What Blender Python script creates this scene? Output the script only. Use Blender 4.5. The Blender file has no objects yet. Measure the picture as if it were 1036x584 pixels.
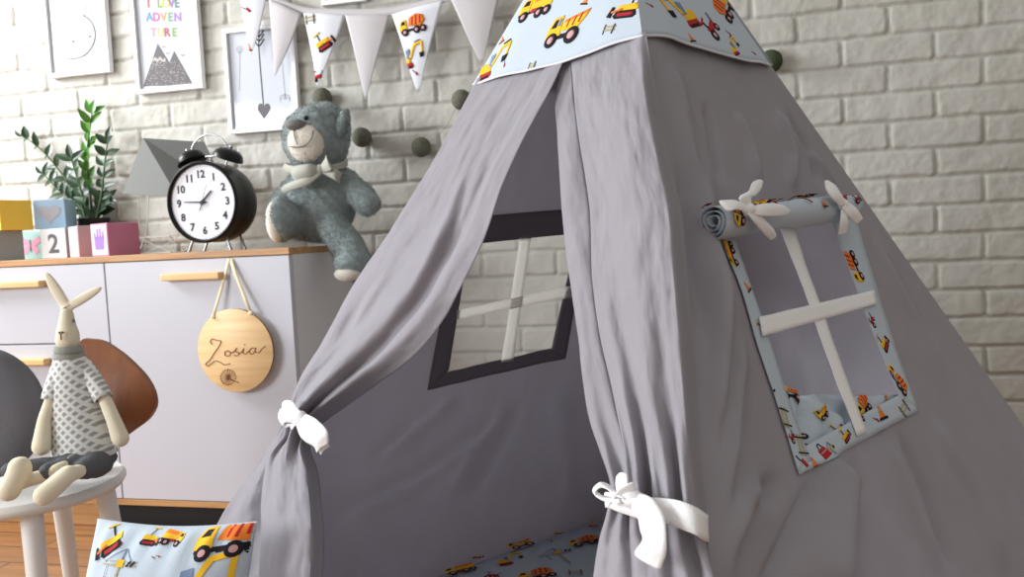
import bpy, bmesh, math, random
import numpy as np
from mathutils import Vector, Matrix
from mathutils.geometry import tessellate_polygon
random.seed(7); RNG = np.random.default_rng(7)
SC = bpy.context.scene; COL = SC.collection

# ------------------------------------------------------------------ camera
FOC = 800.0
ROLL, PITCH, YAW = -.047, -.0661, .2251
CAM = np.array([0.0, -2.1951, .74])
def axes():
    cy, sy = math.cos(YAW), math.sin(YAW)
    f = np.array([-sy*math.cos(PITCH), cy*math.cos(PITCH), math.sin(PITCH)])
    r = np.array([cy, sy, 0.]); u = np.cross(r, f)
    c, s = math.cos(ROLL), math.sin(ROLL)
    return c*r+s*u, -s*r+c*u, f
AR, AU, AF = axes()
def ray(px, py): return AF + (px-518)/FOC*AR - (py-292)/FOC*AU
def on_plane(px, py, p0, n):
    d = ray(px, py); t = ((np.asarray(p0)-CAM) @ n)/(d @ n); return CAM + t*d
def on_y(px, py, Y): return on_plane(px, py, (0, Y, 0), np.array([0, 1., 0]))
def on_z(px, py, Z): return on_plane(px, py, (0, 0, Z), np.array([0, 0, 1.]))
def at_d(px, py, d): return CAM + ray(px, py)*d
cam = bpy.data.cameras.new('camera'); cam.sensor_width = 36; cam.lens = FOC/1036*36
cam.clip_start = .02; cam.dof.use_dof = True; cam.dof.focus_distance = 1.02; cam.dof.aperture_fstop = 9.5
co = bpy.data.objects.new('camera', cam); COL.objects.link(co); SC.camera = co
co.matrix_world = Matrix(((AR[0], AU[0], -AF[0], CAM[0]), (AR[1], AU[1], -AF[1], CAM[1]), (AR[2], AU[2], -AF[2], CAM[2]), (0, 0, 0, 1)))

# ------------------------------------------------------------------ materials
def lin(c):
    return tuple(((x/255)/12.92 if x/255 <= .04045 else ((x/255+.055)/1.055)**2.4) for x in c)
MATS = {}
def mat(name, rgb, rough=.6, spec=.4, bump=0, bscale=200, var=0, vscale=8, trans=0, metal=0, coat=0, sheen=0, emit=None, kind='noise'):
    if name in MATS: return MATS[name]
    m = bpy.data.materials.new(name); m.use_nodes = True; nt = m.node_tree; N = nt.nodes; Lk = nt.links
    b = N['Principled BSDF']; col = lin(rgb)
    b.inputs['Base Color'].default_value = (*col, 1); b.inputs['Roughness'].default_value = rough
    b.inputs['Specular IOR Level'].default_value = spec; b.inputs['Metallic'].default_value = metal
    b.inputs['Coat Weight'].default_value = coat; b.inputs['Coat Roughness'].default_value = .03
    b.inputs['Sheen Weight'].default_value = sheen
    tc = N.new('ShaderNodeTexCoord')
    if var:
        n = N.new('ShaderNodeTexNoise'); n.inputs['Scale'].default_value = vscale; n.inputs['Detail'].default_value = 4
        Lk.new(tc.outputs['Object'], n.inputs['Vector'])
        mr = N.new('ShaderNodeMapRange'); mr.inputs[1].default_value = .3; mr.inputs[2].default_value = .7
        mr.inputs[3].default_value = 1-var; mr.inputs[4].default_value = 1+var
        Lk.new(n.outputs['Fac'], mr.inputs[0])
        mx = N.new('ShaderNodeVectorMath'); mx.operation = 'SCALE'; mx.inputs[0].default_value = col
        Lk.new(mr.outputs[0], mx.inputs['Scale']); Lk.new(mx.outputs[0], b.inputs['Base Color'])
    if bump:
        n = N.new('ShaderNodeTexNoise'); n.inputs['Scale'].default_value = bscale; n.inputs['Detail'].default_value = 3
        Lk.new(tc.outputs['Object'], n.inputs['Vector'])
        bp = N.new('ShaderNodeBump'); bp.inputs['Strength'].default_value = bump; bp.inputs['Distance'].default_value = .002
        Lk.new(n.outputs['Fac'], bp.inputs['Height']); Lk.new(bp.outputs[0], b.inputs['Normal'])
    if trans:
        tr = N.new('ShaderNodeBsdfTranslucent'); tr.inputs['Color'].default_value = (*col, 1)
        ms = N.new('ShaderNodeMixShader'); ms.inputs[0].default_value = trans
        out = N['Material Output']
        Lk.new(b.outputs[0], ms.inputs[1]); Lk.new(tr.outputs[0], ms.inputs[2]); Lk.new(ms.outputs[0], out.inputs['Surface'])
    MATS[name] = m; return m
def wood_mat(name, c1, c2, axis='X', scale=6, stretch=12, rough=.45):
    m = bpy.data.materials.new(name); m.use_nodes = True; nt = m.node_tree; N = nt.nodes; Lk = nt.links
    b = N['Principled BSDF']; b.inputs['Roughness'].default_value = rough
    tc = N.new('ShaderNodeTexCoord'); mp = N.new('ShaderNodeMapping')
    s = [stretch]*3; s['XYZ'.index(axis)] = 1; mp.inputs['Scale'].default_value = s
    n = N.new('ShaderNodeTexNoise'); n.inputs['Scale'].default_value = scale; n.inputs['Detail'].default_value = 6
    cr = N.new('ShaderNodeValToRGB'); cr.color_ramp.elements[0].position = .35; cr.color_ramp.elements[1].position = .65
    cr.color_ramp.elements[0].color = (*lin(c1), 1); cr.color_ramp.elements[1].color = (*lin(c2), 1)
    Lk.new(tc.outputs['Object'], mp.inputs[0]); Lk.new(mp.outputs[0], n.inputs['Vector'])
    Lk.new(n.outputs['Fac'], cr.inputs[0]); Lk.new(cr.outputs[0], b.inputs['Base Color']); return m

M = dict(
 grey=mat('grey_cotton', (190, 186, 193), .9, .15, bump=.25, bscale=700, var=.03, vscale=30, trans=.44, sheen=.1),
 dgrey=mat('dark_grey_cotton', (114, 108, 115), .9, .15, bump=.25, bscale=700),
 print=mat('pale_blue_cotton', (198, 210, 222), .9, .15, bump=.25, bscale=700, trans=.08),
 white_tape=mat('white_cotton_tape', (248, 248, 250), .85, .2, bump=.3, bscale=600),
 flag_grey=mat('flag_grey_cotton', (198, 194, 196), .9, .15, bump=.2, bscale=500),
 flag_white=mat('flag_white_cotton', (226, 229, 236), .9, .15, bump=.2, bscale=500),
 yellow=mat('print_yellow', (240, 190, 50), .85, .15), orange=mat('print_orange', (232, 128, 48), .85, .15),
 red=mat('print_red', (178, 46, 52), .85, .15), dark=mat('print_black', (38, 34, 40), .85, .15),
 blue=mat('print_steel_blue', (120, 140, 170), .85, .15), beige=mat('print_beige', (176, 168, 138), .85, .15),
 pinkp=mat('print_pink', (206, 160, 160), .85, .15), green=mat('print_green', (96, 120, 80), .85, .15),
 white=mat('white_lacquer', (222, 222, 226), .35, .4), wfront=mat('white_front', (198, 198, 206), .38, .4),
 frame=mat('white_frame', (240, 240, 242), .4), paper=mat('poster_paper', (206, 211, 220), .06, .5),
 black=mat('black_enamel', (9, 9, 10), .34, .3), gapshade=mat('gap_shade_black', (14, 14, 15), .6),
 chrome=mat('chrome', (165, 165, 168), .3, metal=1), dial=mat('white_dial', (222, 222, 228), .45, .3),
 ink=mat('ink_black', (22, 22, 26), .6), ink_grey=mat('ink_grey', (96, 94, 98), .6), ink_pale=mat('ink_pale_grey', (176, 178, 186), .6),
 wood=wood_mat('honey_wood', (168, 122, 76), (196, 150, 98)), handle=wood_mat('light_wood', (218, 178, 116), (234, 198, 140)),
 disc=wood_mat('birch_plywood', (226, 186, 132), (238, 204, 152)), burnt=mat('burnt_wood', (122, 70, 38), .7),
 ribbon=mat('cream_ribbon', (232, 214, 178), .8),
 teal=mat('teal_plush', (138, 150, 150), .95, .1, bump=.6, bscale=300, var=.10, vscale=60, sheen=.4),
 cream=mat('cream_plush', (222, 216, 204), .95, .1, bump=.5, bscale=300, sheen=.3),
 bownet=mat('grey_beige_satin', (164, 164, 154), .6), nose=mat('grey_nose', (108, 106, 104), .7, bump=.4),
 linen=mat('cream_linen', (230, 220, 196), .9, .1, bump=.3, bscale=500), collar=mat('grey_knit', (158, 160, 152), .95, .1, bump=.9, bscale=350),
 trousers=mat('charcoal_wool', (98, 100, 104), .95, .1, bump=.7, bscale=400, var=.1, vscale=200), stitch=mat('brown_stitch', (84, 58, 46), .8),
 chair=mat('white_painted_wood', (232, 230, 226), .45), backwood=wood_mat('walnut_backrest', (116, 66, 36), (148, 88, 48), 'Z', 5, 6),
 cushion=mat('dark_grey_felt', (106, 105, 111), .95, .1, bump=.5, bscale=300),
 leaf=mat('leaf_green', (36, 64, 36), .35, .5, var=.25, vscale=20), leaf2=mat('fresh_leaf_green', (84, 140, 52), .4, .5, var=.15, vscale=20), stem=mat('stem_green', (70, 92, 58), .5),
 soil=mat('dark_soil', (40, 32, 28), .95), pot=mat('black_pot', (32, 32, 34), .5),
 shade=mat('grey_paper', (122, 124, 121), .8, .2), wire=mat('white_wire', (208, 206, 200), .4),
 ball=mat('olive_grey_thread', (104, 104, 92), .95, .1, bump=1.0, bscale=160, var=.15, vscale=120), ballg=mat('dark_green_thread', (70, 78, 58), .95, .1, bump=1.0, bscale=160),
 cord=mat('clear_cord', (170, 166, 154), .5),
)

# ------------------------------------------------------------------ object helpers
ORG = {}
def tag(o, label=None, cat=None, group=None, kind=None):
    if label: o['label'] = label
    if cat: o['category'] = cat
    if group: o['group'] = group
    if kind: o['kind'] = kind
    return o
def thing(name, label, cat, loc, group=None):
    o = bpy.data.objects.new(name, None); COL.objects.link(o); o.empty_display_size = .05
    o.location = [float(x) for x in loc]; ORG[o.name] = np.array(loc, float)
    return tag(o, label, cat, group)
class MB:
    def __init__(s): s.v = []; s.f = []; s.m = []; s.mats = []
    def mi(s, m):
        if m not in s.mats: s.mats.append(m)
        return s.mats.index(m)
    def add(s, vs, fs, m):
        k = len(s.v); i = s.mi(m)
        s.v += [tuple(map(float, p)) for p in vs]
        for f in fs: s.f.append(tuple(k+j for j in f)); s.m.append(i)
    def box(s, lo, hi, m, bev=0, R=None, c=None):
        bm = bmesh.new(); bmesh.ops.create_cube(bm, size=1)
        lo = np.array(lo, float); hi = np.array(hi, float)
        for v in bm.verts: v.co = Vector((lo+hi)/2 + np.array(v.co)*(hi-lo))
        if bev: bmesh.ops.bevel(bm, geom=bm.edges[:], offset=bev, segments=2, affect='EDGES', profile=.5)
        s.bm(bm, m, R, c)
    def bm(s, bm, m, R=None, c=None):
        bm.verts.ensure_lookup_table(); bm.verts.index_update()
        vs = [np.array(v.co) for v in bm.verts]
        if R is not None: vs = [np.array(c)+R@(v-np.array(c)) for v in vs]
        s.add(vs, [[v.index for v in f.verts] for f in bm.faces], m); bm.free()
    def grid(s, P, m, wrap=False, skip=None):
        P = np.asarray(P, float); a, b = P.shape[:2]; fs = []
        for i in range(a-1):
            for j in range(b if wrap else b-1):
                if skip is not None and skip[i, j]: continue
                j2 = (j+1) % b
                fs.append((i*b+j, i*b+j2, (i+1)*b+j2, (i+1)*b+j))
        s.add(P.reshape(-1, 3), fs, m)
    def tube(s, pts, r, m, n=8, cap=True):
        pts = [np.array(p, float) for p in pts]; k = len(pts)
        rr = r if hasattr(r, '__len__') else [r]*k
        rows = []; up = np.array([0.12, .21, 1.]); pv = None
        for i in range(k):
            t = pts[min(i+1, k-1)]-pts[max(i-1, 0)]; t /= np.linalg.norm(t)+1e-12
            if pv is None:
                a = np.cross(t, up); a = a if np.linalg.norm(a) > 1e-4 else np.cross(t, [1, 0, 0])
            else: a = pv-t*(pv@t)
            a /= np.linalg.norm(a); pv = a; b = np.cross(t, a)
            rows.append([pts[i]+rr[i]*(math.cos(q)*a+math.sin(q)*b) for q in np.linspace(0, 2*math.pi, n, endpoint=False)])
        P = np.array(rows); s.grid(P, m, wrap=True)
        if cap:
            k0 = len(s.v)-k*n; i = s.mi(m)
            s.f.append(tuple(k0+j for j in range(n))); s.m.append(i)
            s.f.append(tuple(k0+(k-1)*n+j for j in range(n))); s.m.append(i)
    def ell(s, c, r, m, R=None, nu=24, nv=14):
        th = np.linspace(0, math.pi, nv); ph = np.linspace(0, 2*math.pi, nu, endpoint=False)
        r = np.array(r if hasattr(r, '__len__') else [r]*3, float)
        P = np.array([[[math.sin(t)*math.cos(p), math.sin(t)*math.sin(p), math.cos(t)] for p in ph] for t in th])*r
        if R is not None: P = P@R.T
        s.grid(P+np.array(c), m, wrap=True)
    def lathe(s, c, prof, m, n=32, R=None):
        P = np.array([[[r*math.cos(p), r*math.sin(p), z] for p in np.linspace(0, 2*math.pi, n, endpoint=False)] for r, z in prof])
        if R is not None: P = P@R.T
        s.grid(P+np.array(c), m, wrap=True)
    def poly(s, pts, m):
        pts = [np.array(p, float) for p in pts]
        for t in tessellate_polygon([[Vector(p) for p in pts]]): s.add([pts[i] for i in t], [(0, 1, 2)], m)
    def slab(s, front, off, m, msid=None):
        """closed prism: outline `front` (3D) extruded by vector off"""
        front = [np.array(p, float) for p in front]; back = [p+np.array(off) for p in front]; n = len(front)
        tr = [tuple(t) for t in tessellate_polygon([[Vector(p) for p in front]])]
        s.add(front, tr, m); s.add(back, [t[::-1] for t in tr], m)
        s.add(front+back, [(i, (i+1) % n, n+(i+1) % n, n+i) for i in range(n)], msid or m)
    def build(s, name, parent=None, smooth=True, solid=0, weld=True, sub=0, bevel=0):
        o_ = np.zeros(3)
        if parent is not None: o_ = ORG[parent.name]
        me = bpy.data.meshes.new(name)
        me.from_pydata([tuple(np.array(p)-o_) for p in s.v], [], s.f)
        for m in s.mats: me.materials.append(m)
        me.polygons.foreach_set('material_index', s.m)
        if weld:
            bm = bmesh.new(); bm.from_mesh(me); bmesh.ops.remove_doubles(bm, verts=bm.verts[:], dist=2e-5)
            bmesh.ops.recalc_face_normals(bm, faces=bm.faces[:]); bm.to_mesh(me); bm.free()
        me.polygons.foreach_set('use_smooth', [bool(smooth)]*len(me.polygons)); me.update()
        if smooth:
            try: me.set_sharp_from_angle(angle=math.radians(50))
            except Exception: pass
        o = bpy.data.objects.new(name, me); COL.objects.link(o)
        if parent is not None: o.parent = parent
        ORG[o.name] = o_
        if sub: md = o.modifiers.new('subsurf', 'SUBSURF'); md.levels = sub; md.render_levels = sub
        if solid: md = o.modifiers.new('thickness', 'SOLIDIFY'); md.thickness = solid; md.offset = 0
        if bevel: md = o.modifiers.new('bevel', 'BEVEL'); md.width = bevel; md.segments = 2
        return o
def rotz(a): c, s = math.cos(a), math.sin(a); return np.array([[c, -s, 0], [s, c, 0], [0, 0, 1.]])
def align(d, up=(0, 0, 1)):
    """matrix whose z column is d"""
    z = np.array(d, float); z /= np.linalg.norm(z); x = np.cross(up, z)
    if np.linalg.norm(x) < 1e-5: x = np.array([1., 0, 0])
    x /= np.linalg.norm(x); return np.stack([x, np.cross(z, x), z], 1)
def spline(pts, n):
    """Catmull-Rom through points of any dimension"""
    P = np.array(pts, float)
    if len(P) == 2: return np.linspace(P[0], P[1], n)
    d = np.r_[0, np.cumsum(np.linalg.norm(np.diff(P, axis=0), axis=1))]; d /= d[-1]
    tg = np.gradient(P, d, axis=0); t = np.linspace(0, 1, n); out = []
    for q in t:
        i = min(max(np.searchsorted(d, q)-1, 0), len(d)-2); h = d[i+1]-d[i]; u = (q-d[i])/h
        out.append((2*u**3-3*u**2+1)*P[i]+(u**3-2*u**2+u)*h*tg[i]+(-2*u**3+3*u**2)*P[i+1]+(u**3-u**2)*h*tg[i+1])
    return np.array(out)
def vnoise(x, y, seed=0):
    g = np.random.default_rng(seed).random((256, 256)); xi = np.floor(x).astype(int); yi = np.floor(y).astype(int)
    fx = x-xi; fy = y-yi; fx = fx*fx*(3-2*fx); fy = fy*fy*(3-2*fy); a = lambda i, j: g[(xi+i) % 256, (yi+j) % 256]
    return (a(0, 0)*(1-fx)+a(1, 0)*fx)*(1-fy)+(a(0, 1)*(1-fx)+a(1, 1)*fx)*fy-.5
def fbm(x, y, seed=0, o=4): return sum(vnoise(x*2**k, y*2**k, seed+k)/2**k for k in range(o))
def sstep(a, b, x): t = np.clip((x-a)/(b-a), 0, 1); return t*t*(3-2*t)
def glyph(ch, bold=0.0):
    """triangles of a character, 1 unit tall capitals, origin at centre"""
    cu = bpy.data.curves.new('t', 'FONT'); cu.body = ch; cu.align_x = 'CENTER'; cu.align_y = 'CENTER'; cu.offset = bold; cu.resolution_u = 3
    o = bpy.data.objects.new('t', cu); COL.objects.link(o)
    dg = bpy.context.evaluated_depsgraph_get(); me = bpy.data.meshes.new_from_object(o.evaluated_get(dg))
    vs = np.array([v.co[:] for v in me.vertices]); fs = [tuple(p.vertices) for p in me.polygons]
    bpy.data.objects.remove(o); bpy.data.curves.remove(cu); bpy.data.meshes.remove(me)
    vs[:, :2] -= (vs[:, :2].max(0)+vs[:, :2].min(0))/2
    return vs[:, :2]/.7, fs

# ------------------------------------------------------------------ printed vehicle motifs (2D, about 1 unit wide)
def circ(x, y, r, n=14): return [(x+r*math.cos(q), y+r*math.sin(q)) for q in np.linspace(0, 2*math.pi, n, endpoint=False)]
def bar(p, q, w):
    p = np.array(p, float); q = np.array(q, float); d = q-p; d /= np.linalg.norm(d); n = np.array([-d[1], d[0]])*w/2
    return [tuple(p+n), tuple(p-n), tuple(q-n), tuple(q+n)]
MOTIF = {
 'dump': [('dark', [(-.42, -.16), (.36, -.16), (.36, -.06), (-.42, -.06)]), ('yellow', [(-.48, -.12), (-.48, .1), (-.4, .32), (-.16, .34), (-.1, -.08)]),
   ('dark', [(-.42, .1), (-.36, .27), (-.27, .28), (-.27, .1)]), ('blue', [(-.25, .12), (-.25, .28), (-.18, .28), (-.17, .12)]),
   ('yellow', [(-.12, .0), (-.08, .22), (.5, .34), (.44, .2), (.3, .0)]), ('orange', [(-.08, .16), (-.07, .22), (.5, .34), (.46, .27)]),
   ('red', bar((.02, .05), (.04, .22), .035)), ('red', bar((.16, .06), (.19, .25), .035)), ('red', bar((.29, .1), (.33, .29), .035)),
   ('dark', circ(-.3, -.16, .15)), ('dark', circ(.22, -.14, .17)), ('pinkp', circ(-.3, -.16, .075)), ('pinkp', circ(.22, -.14, .085))],
 'excavator': [('red', [(-.5, -.4), (-.46, -.28), (-.02, -.28), (.02, -.4), (-.04, -.46), (-.44, -.46)]), ('dark', bar((-.42, -.41), (-.06, -.41), .07)),
   ('yellow', [(-.5, -.28), (-.5, -.08), (-.36, -.02), (-.06, -.08), (-.06, -.28)]), ('blue', [(-.2, -.14), (-.22, .16), (-.06, .2), (-.02, -.14)]),
   ('yellow', bar((-.06, -.12), (.14, .3), .085)), ('yellow', bar((.12, .29), (.42, .36), .085)), ('yellow', bar((.41, .38), (.4, .0), .07)),
   ('dark', bar((.16, .38), (.38, .44), .03)), ('dark', [(.28, .0), (.46, .02), (.42, -.14), (.3, -.16)])],
 'truck': [('dark', [(-.48, -.18), (.48, -.12), (.48, -.06), (-.48, -.1)]), ('yellow', [(-.48, -.12), (-.48, .06), (-.38, .22), (-.18, .22), (-.18, -.1)]),
   ('dark', [(-.43, .06), (-.36, .18), (-.24, .18), (-.24, .06)]), ('yellow', [(-.16, -.06), (-.16, .24), (.5, .3), (.48, -.04)]), ('orange', [(-.1, .1), (-.1, .22), (.5, .3), (.48, .16)]),
   ('red', [(-.12, -.14), (-.12, -.06), (.1, -.05), (.1, -.14)]), ('dark', circ(-.3, -.2, .13)), ('dark', circ(.16, -.18, .13)), ('dark', circ(.4, -.16, .12)),
   ('pinkp', circ(-.3, -.2, .06)), ('pinkp', circ(.16, -.18, .06)), ('pinkp', circ(.4, -.16, .055))],
 'mixer': [('dark', [(-.48, -.2), (.42, -.2), (.42, -.12), (-.48, -.12)]), ('yellow', [(-.5, -.14), (-.5, .06), (-.4, .22), (-.22, .22), (-.2, -.14)]), ('dark', [(-.45, .06), (-.38, .18), (-.27, .18), (-.27, .06)]),
   ('orange', [(-.16, -.02), (-.1, .24), (.18, .34), (.42, .26), (.46, .06), (.3, -.1)]), ('red', bar((-.02, .0), (.04, .26), .05)), ('red', bar((.12, -.02), (.18, .3), .05)), ('red', bar((.27, .0), (.32, .27), .05)),
   ('dark', circ(-.32, -.2, .13)), ('dark', circ(.12, -.2, .13)), ('dark', circ(.36, -.2, .12)), ('pinkp', circ(-.32, -.2, .06)), ('pinkp', circ(.12, -.2, .06)), ('pinkp', circ(.36, -.2, .055))],
 'dozer': [('dark', [(-.38, -.3), (-.3, -.14), (.24, -.14), (.32, -.3), (.24, -.38), (-.3, -.38)]), ('red', bar((-.26, -.26), (.2, -.26), .1)), ('yellow', [(-.36, -.14), (-.36, .06), (.26, .02), (.26, -.14)]),
   ('dark', bar((-.12, .04), (-.1, .34), .04)), ('yellow', bar((-.3, .34), (.06, .36), .05)), ('dark', [(.36, -.34), (.5, -.3), (.44, .0), (.36, -.02)]), ('orange', bar((.1, -.1), (.4, -.18), .06))],
 'tractor': [('red', [(-.3, -.18), (-.3, .1), (.34, .06), (.36, -.18)]), ('dark', circ(-.24, -.2, .2)), ('dark', circ(.26, -.24, .14)), ('pinkp', circ(-.24, -.2, .09)), ('pinkp', circ(.26, -.24, .06)), ('dark', bar((-.2, .08), (-.16, .36), .05)), ('red', bar((-.32, .36), (.02, .37), .06)), ('blue', bar((.3, .0), (.5, .24), .07))],
 'crane': [('beige', bar((.05, -.6), (.05, .3), .05)), ('beige', bar((-.5, .12), (.5, .12), .035)), ('beige', bar((-.5, .2), (.5, .2), .02)), ('blue', bar((.05, .48), (-.45, .16), .02)), ('blue', bar((.05, .48), (.4, .16), .02)), ('blue', bar((.05, .48), (.05, .2), .04)),
   ('yellow', [(-.04, .08), (-.04, .24), (.14, .24), (.14, .08)]), ('dark', bar((.24, .1), (.34, .22), .05)), ('dark', bar((.36, .1), (.46, .22), .05)), ('dark', bar((-.3, .12), (-.3, -.15), .015)), ('red', circ(-.3, -.17, .03, 8))],
 'cone': [('orange', [(-.34, -.3), (.34, -.3), (.06, .5), (-.06, .5)]), ('beige', [(-.2, -.02), (.2, -.02), (.14, .18), (-.14, .18)]), ('dark', [(-.5, -.42), (.5, -.42), (.46, -.28), (-.46, -.28)])],
 'barrier': [('beige', bar((-.5, .16), (.5, .16), .14)), ('beige', bar((-.5, -.1), (.5, -.1), .14)), ('dark', bar((-.36, -.4), (-.36, .36), .07)), ('dark', bar((.36, -.4), (.36, .36), .07))],
 'bag': [('red', [(-.4, -.36), (-.34, .12), (.34, .12), (.4, -.36)]), ('dark', bar((-.2, .12), (-.1, .36), .05)), ('dark', bar((-.1, .36), (.1, .36), .05)), ('dark', bar((.1, .36), (.2, .12), .05)), ('pinkp', bar((-.34, -.06), (.34, -.06), .05))],
 'spade': [('dark', bar((-.3, .3), (.1, -.1), .07)), ('red', [(.0, -.04), (.16, .1), (.4, -.3), (.2, -.36)])],
}
def split_tris(tr, mx):
    out = []; st = list(tr)
    while st:
        t = st.pop(); e = [np.hypot(*(t[(i+1) % 3]-t[i])) for i in range(3)]; k = int(np.argmax(e))
        if e[k] <= mx: out.append(t); continue
        a, b, c = t[k], t[(k+1) % 3], t[(k+2) % 3]; m = (a+b)/2; st += [[a, m, c], [m, b, c]]
    return out
def decal(mb, name, c, size, ang, surf, mx=.006, inside=None, flip=False, lift=.0005):
    """print a motif on surf(a,b,h) around c=(a,b)"""
    ca, sa = math.cos(ang), math.sin(ang)
    for k, (col, pts) in enumerate(MOTIF[name]):
        P = np.array(pts)*size
        if flip: P[:, 0] *= -1
        P = P@np.array([[ca, sa], [-sa, ca]])+np.array(c)
        tr = [[P[i] for i in t] for t in tessellate_polygon([[Vector((p[0], p[1], 0)) for p in P]])]
        tr = split_tris(tr, mx)
        if inside is not None: tr = [t for t in tr if inside(*(sum(t)/3))]
        if not tr: continue
        A = np.array(tr).reshape(-1, 2); W = surf(A[:, 0], A[:, 1], lift+.00012*k)
        mb.add(W, [(3*i, 3*i+1, 3*i+2) for i in range(len(tr))], M[col])
def in_poly(poly):
    P = np.array(poly)
    def f(x, y):
        c = False; j = len(P)-1
        for i in range(len(P)):
            if (P[i, 1] > y) != (P[j, 1] > y) and x < (P[j, 0]-P[i, 0])*(y-P[i, 1])/(P[j, 1]-P[i, 1])+P[i, 0]: c = not c
            j = i
        return c
    return f

# ------------------------------------------------------------------ setting: brick wall, floor
def brick_wall():
    x0, x1, z0, z1, st = -3.1, 1.7, 0., 2.1, .0045
    X, Z = np.meshgrid(np.arange(x0, x1, st), np.arange(z0, z1+st, st))
    wob = .0035*fbm(X*14, Z*14, 5); wobz = .003*fbm(X*9+40, Z*22, 9)
    Xw = X+wob; Zw = Z+wobz
    r = np.floor((1.20-Zw)/.072)+1; off = np.where(r % 2 == 0, 0, .5)
    v = Zw-(1.20-.072*r)
    u = (Xw+2.1024)/.2167-off; k = np.floor(u); fu = (u-k)*.2167
    rnd = np.random.default_rng(3).random((64, 64, 4)); ri = r.astype(int) % 64; ki = k.astype(int) % 64; jit = rnd[ri, ki]
    hx = .2167/2-.0022-.0018*jit[..., 0]; hz = .036-.0024-.0012*jit[..., 1]
    dx = np.abs(fu-.2167/2)-hx+.010; dz = np.abs(v-.0357)-hz+.010
    sd = np.hypot(np.maximum(dx, 0), np.maximum(dz, 0))+np.minimum(np.maximum(dx, dz), 0)-.010
    sd += .0028*fbm(X*38, Z*38, 17)
    body = sstep(.0018, -.0042, sd)
    lump = .0030*fbm(X*26, Z*26, 21, 5)+.0012*fbm(X*90, Z*90, 31, 3)
    tilt = (jit[..., 2]-.5)*.003*(fu/.2167-.5)*2+(jit[..., 3]-.5)*.002
    h = body*(.0046+tilt+lump+.0034*(1-v/.072))+(1-body)*.0012*fbm(X*60, Z*60, 41)
    ny, nx = X.shape
    vs = np.stack([X, -h, Z], -1).reshape(-1, 3).astype(np.float32)
    i = np.arange((ny-1)*(nx-1)); a = (i//(nx-1))*nx+i % (nx-1)
    fs = np.stack([a, a+1, a+nx+1, a+nx], 1).astype(np.int32)
    me = bpy.data.meshes.new('wall_back'); me.vertices.add(len(vs)); me.vertices.foreach_set('co', vs.ravel())
    me.loops.add(fs.size); me.loops.foreach_set('vertex_index', fs.ravel()); me.polygons.add(len(fs))
    me.polygons.foreach_set('loop_start', np.arange(0, fs.size, 4, dtype=np.int32)); me.polygons.foreach_set('loop_total', np.full(len(fs), 4, np.int32))
    me.update(calc_edges=True); me.polygons.foreach_set('use_smooth', [True]*len(fs))
    m = mat('painted_brick', (190, 188, 180), .75, .25, bump=.35, bscale=260, var=.05, vscale=5)
    me.materials.append(m); o = bpy.data.objects.new('wall_back', me); COL.objects.link(o); tag(o, 'white painted brick wall behind cabinet and tent', kind='structure')
brick_wall()
def floor():
    m = bpy.data.materials.new('oak_floor'); m.use_nodes = True; N = m.node_tree.nodes; Lk = m.node_tree.links; b = N['Principled BSDF']; b.inputs['Roughness'].default_value = .4
    tc = N.new('ShaderNodeTexCoord'); br = N.new('ShaderNodeTexBrick'); br.inputs['Scale'].default_value = 1; br.inputs['Brick Width'].default_value = 1.1; br.inputs['Row Height'].default_value = .09
    br.inputs['Mortar Size'].default_value = .0025; br.inputs['Color1'].default_value = (*lin((160, 112, 66)), 1); br.inputs['Color2'].default_value = (*lin((144, 98, 56)), 1); br.inputs['Mortar'].default_value = (*lin((90, 58, 32)), 1)
    mp = N.new('ShaderNodeMapping'); mp.inputs['Scale'].default_value = (1.2, 16, 1); n = N.new('ShaderNodeTexNoise'); n.inputs['Scale'].default_value = 4; n.inputs['Detail'].default_value = 6
    Lk.new(tc.outputs['Object'], br.inputs['Vector']); Lk.new(tc.outputs['Object'], mp.inputs[0]); Lk.new(mp.outputs[0], n.inputs['Vector'])
    mx = N.new('ShaderNodeMixRGB'); mx.blend_type = 'OVERLAY'; mx.inputs[0].default_value = .5
    Lk.new(br.outputs['Color'], mx.inputs[1]); Lk.new(n.outputs['Fac'], mx.inputs[2]); Lk.new(mx.outputs[0], b.inputs['Base Color'])
    mb = MB(); mb.box((-3.3, -4.2, -.05), (2.2, .05, 0), m); tag(mb.build('floor', smooth=False), 'honey oak plank floor', kind='structure')
floor()

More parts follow.
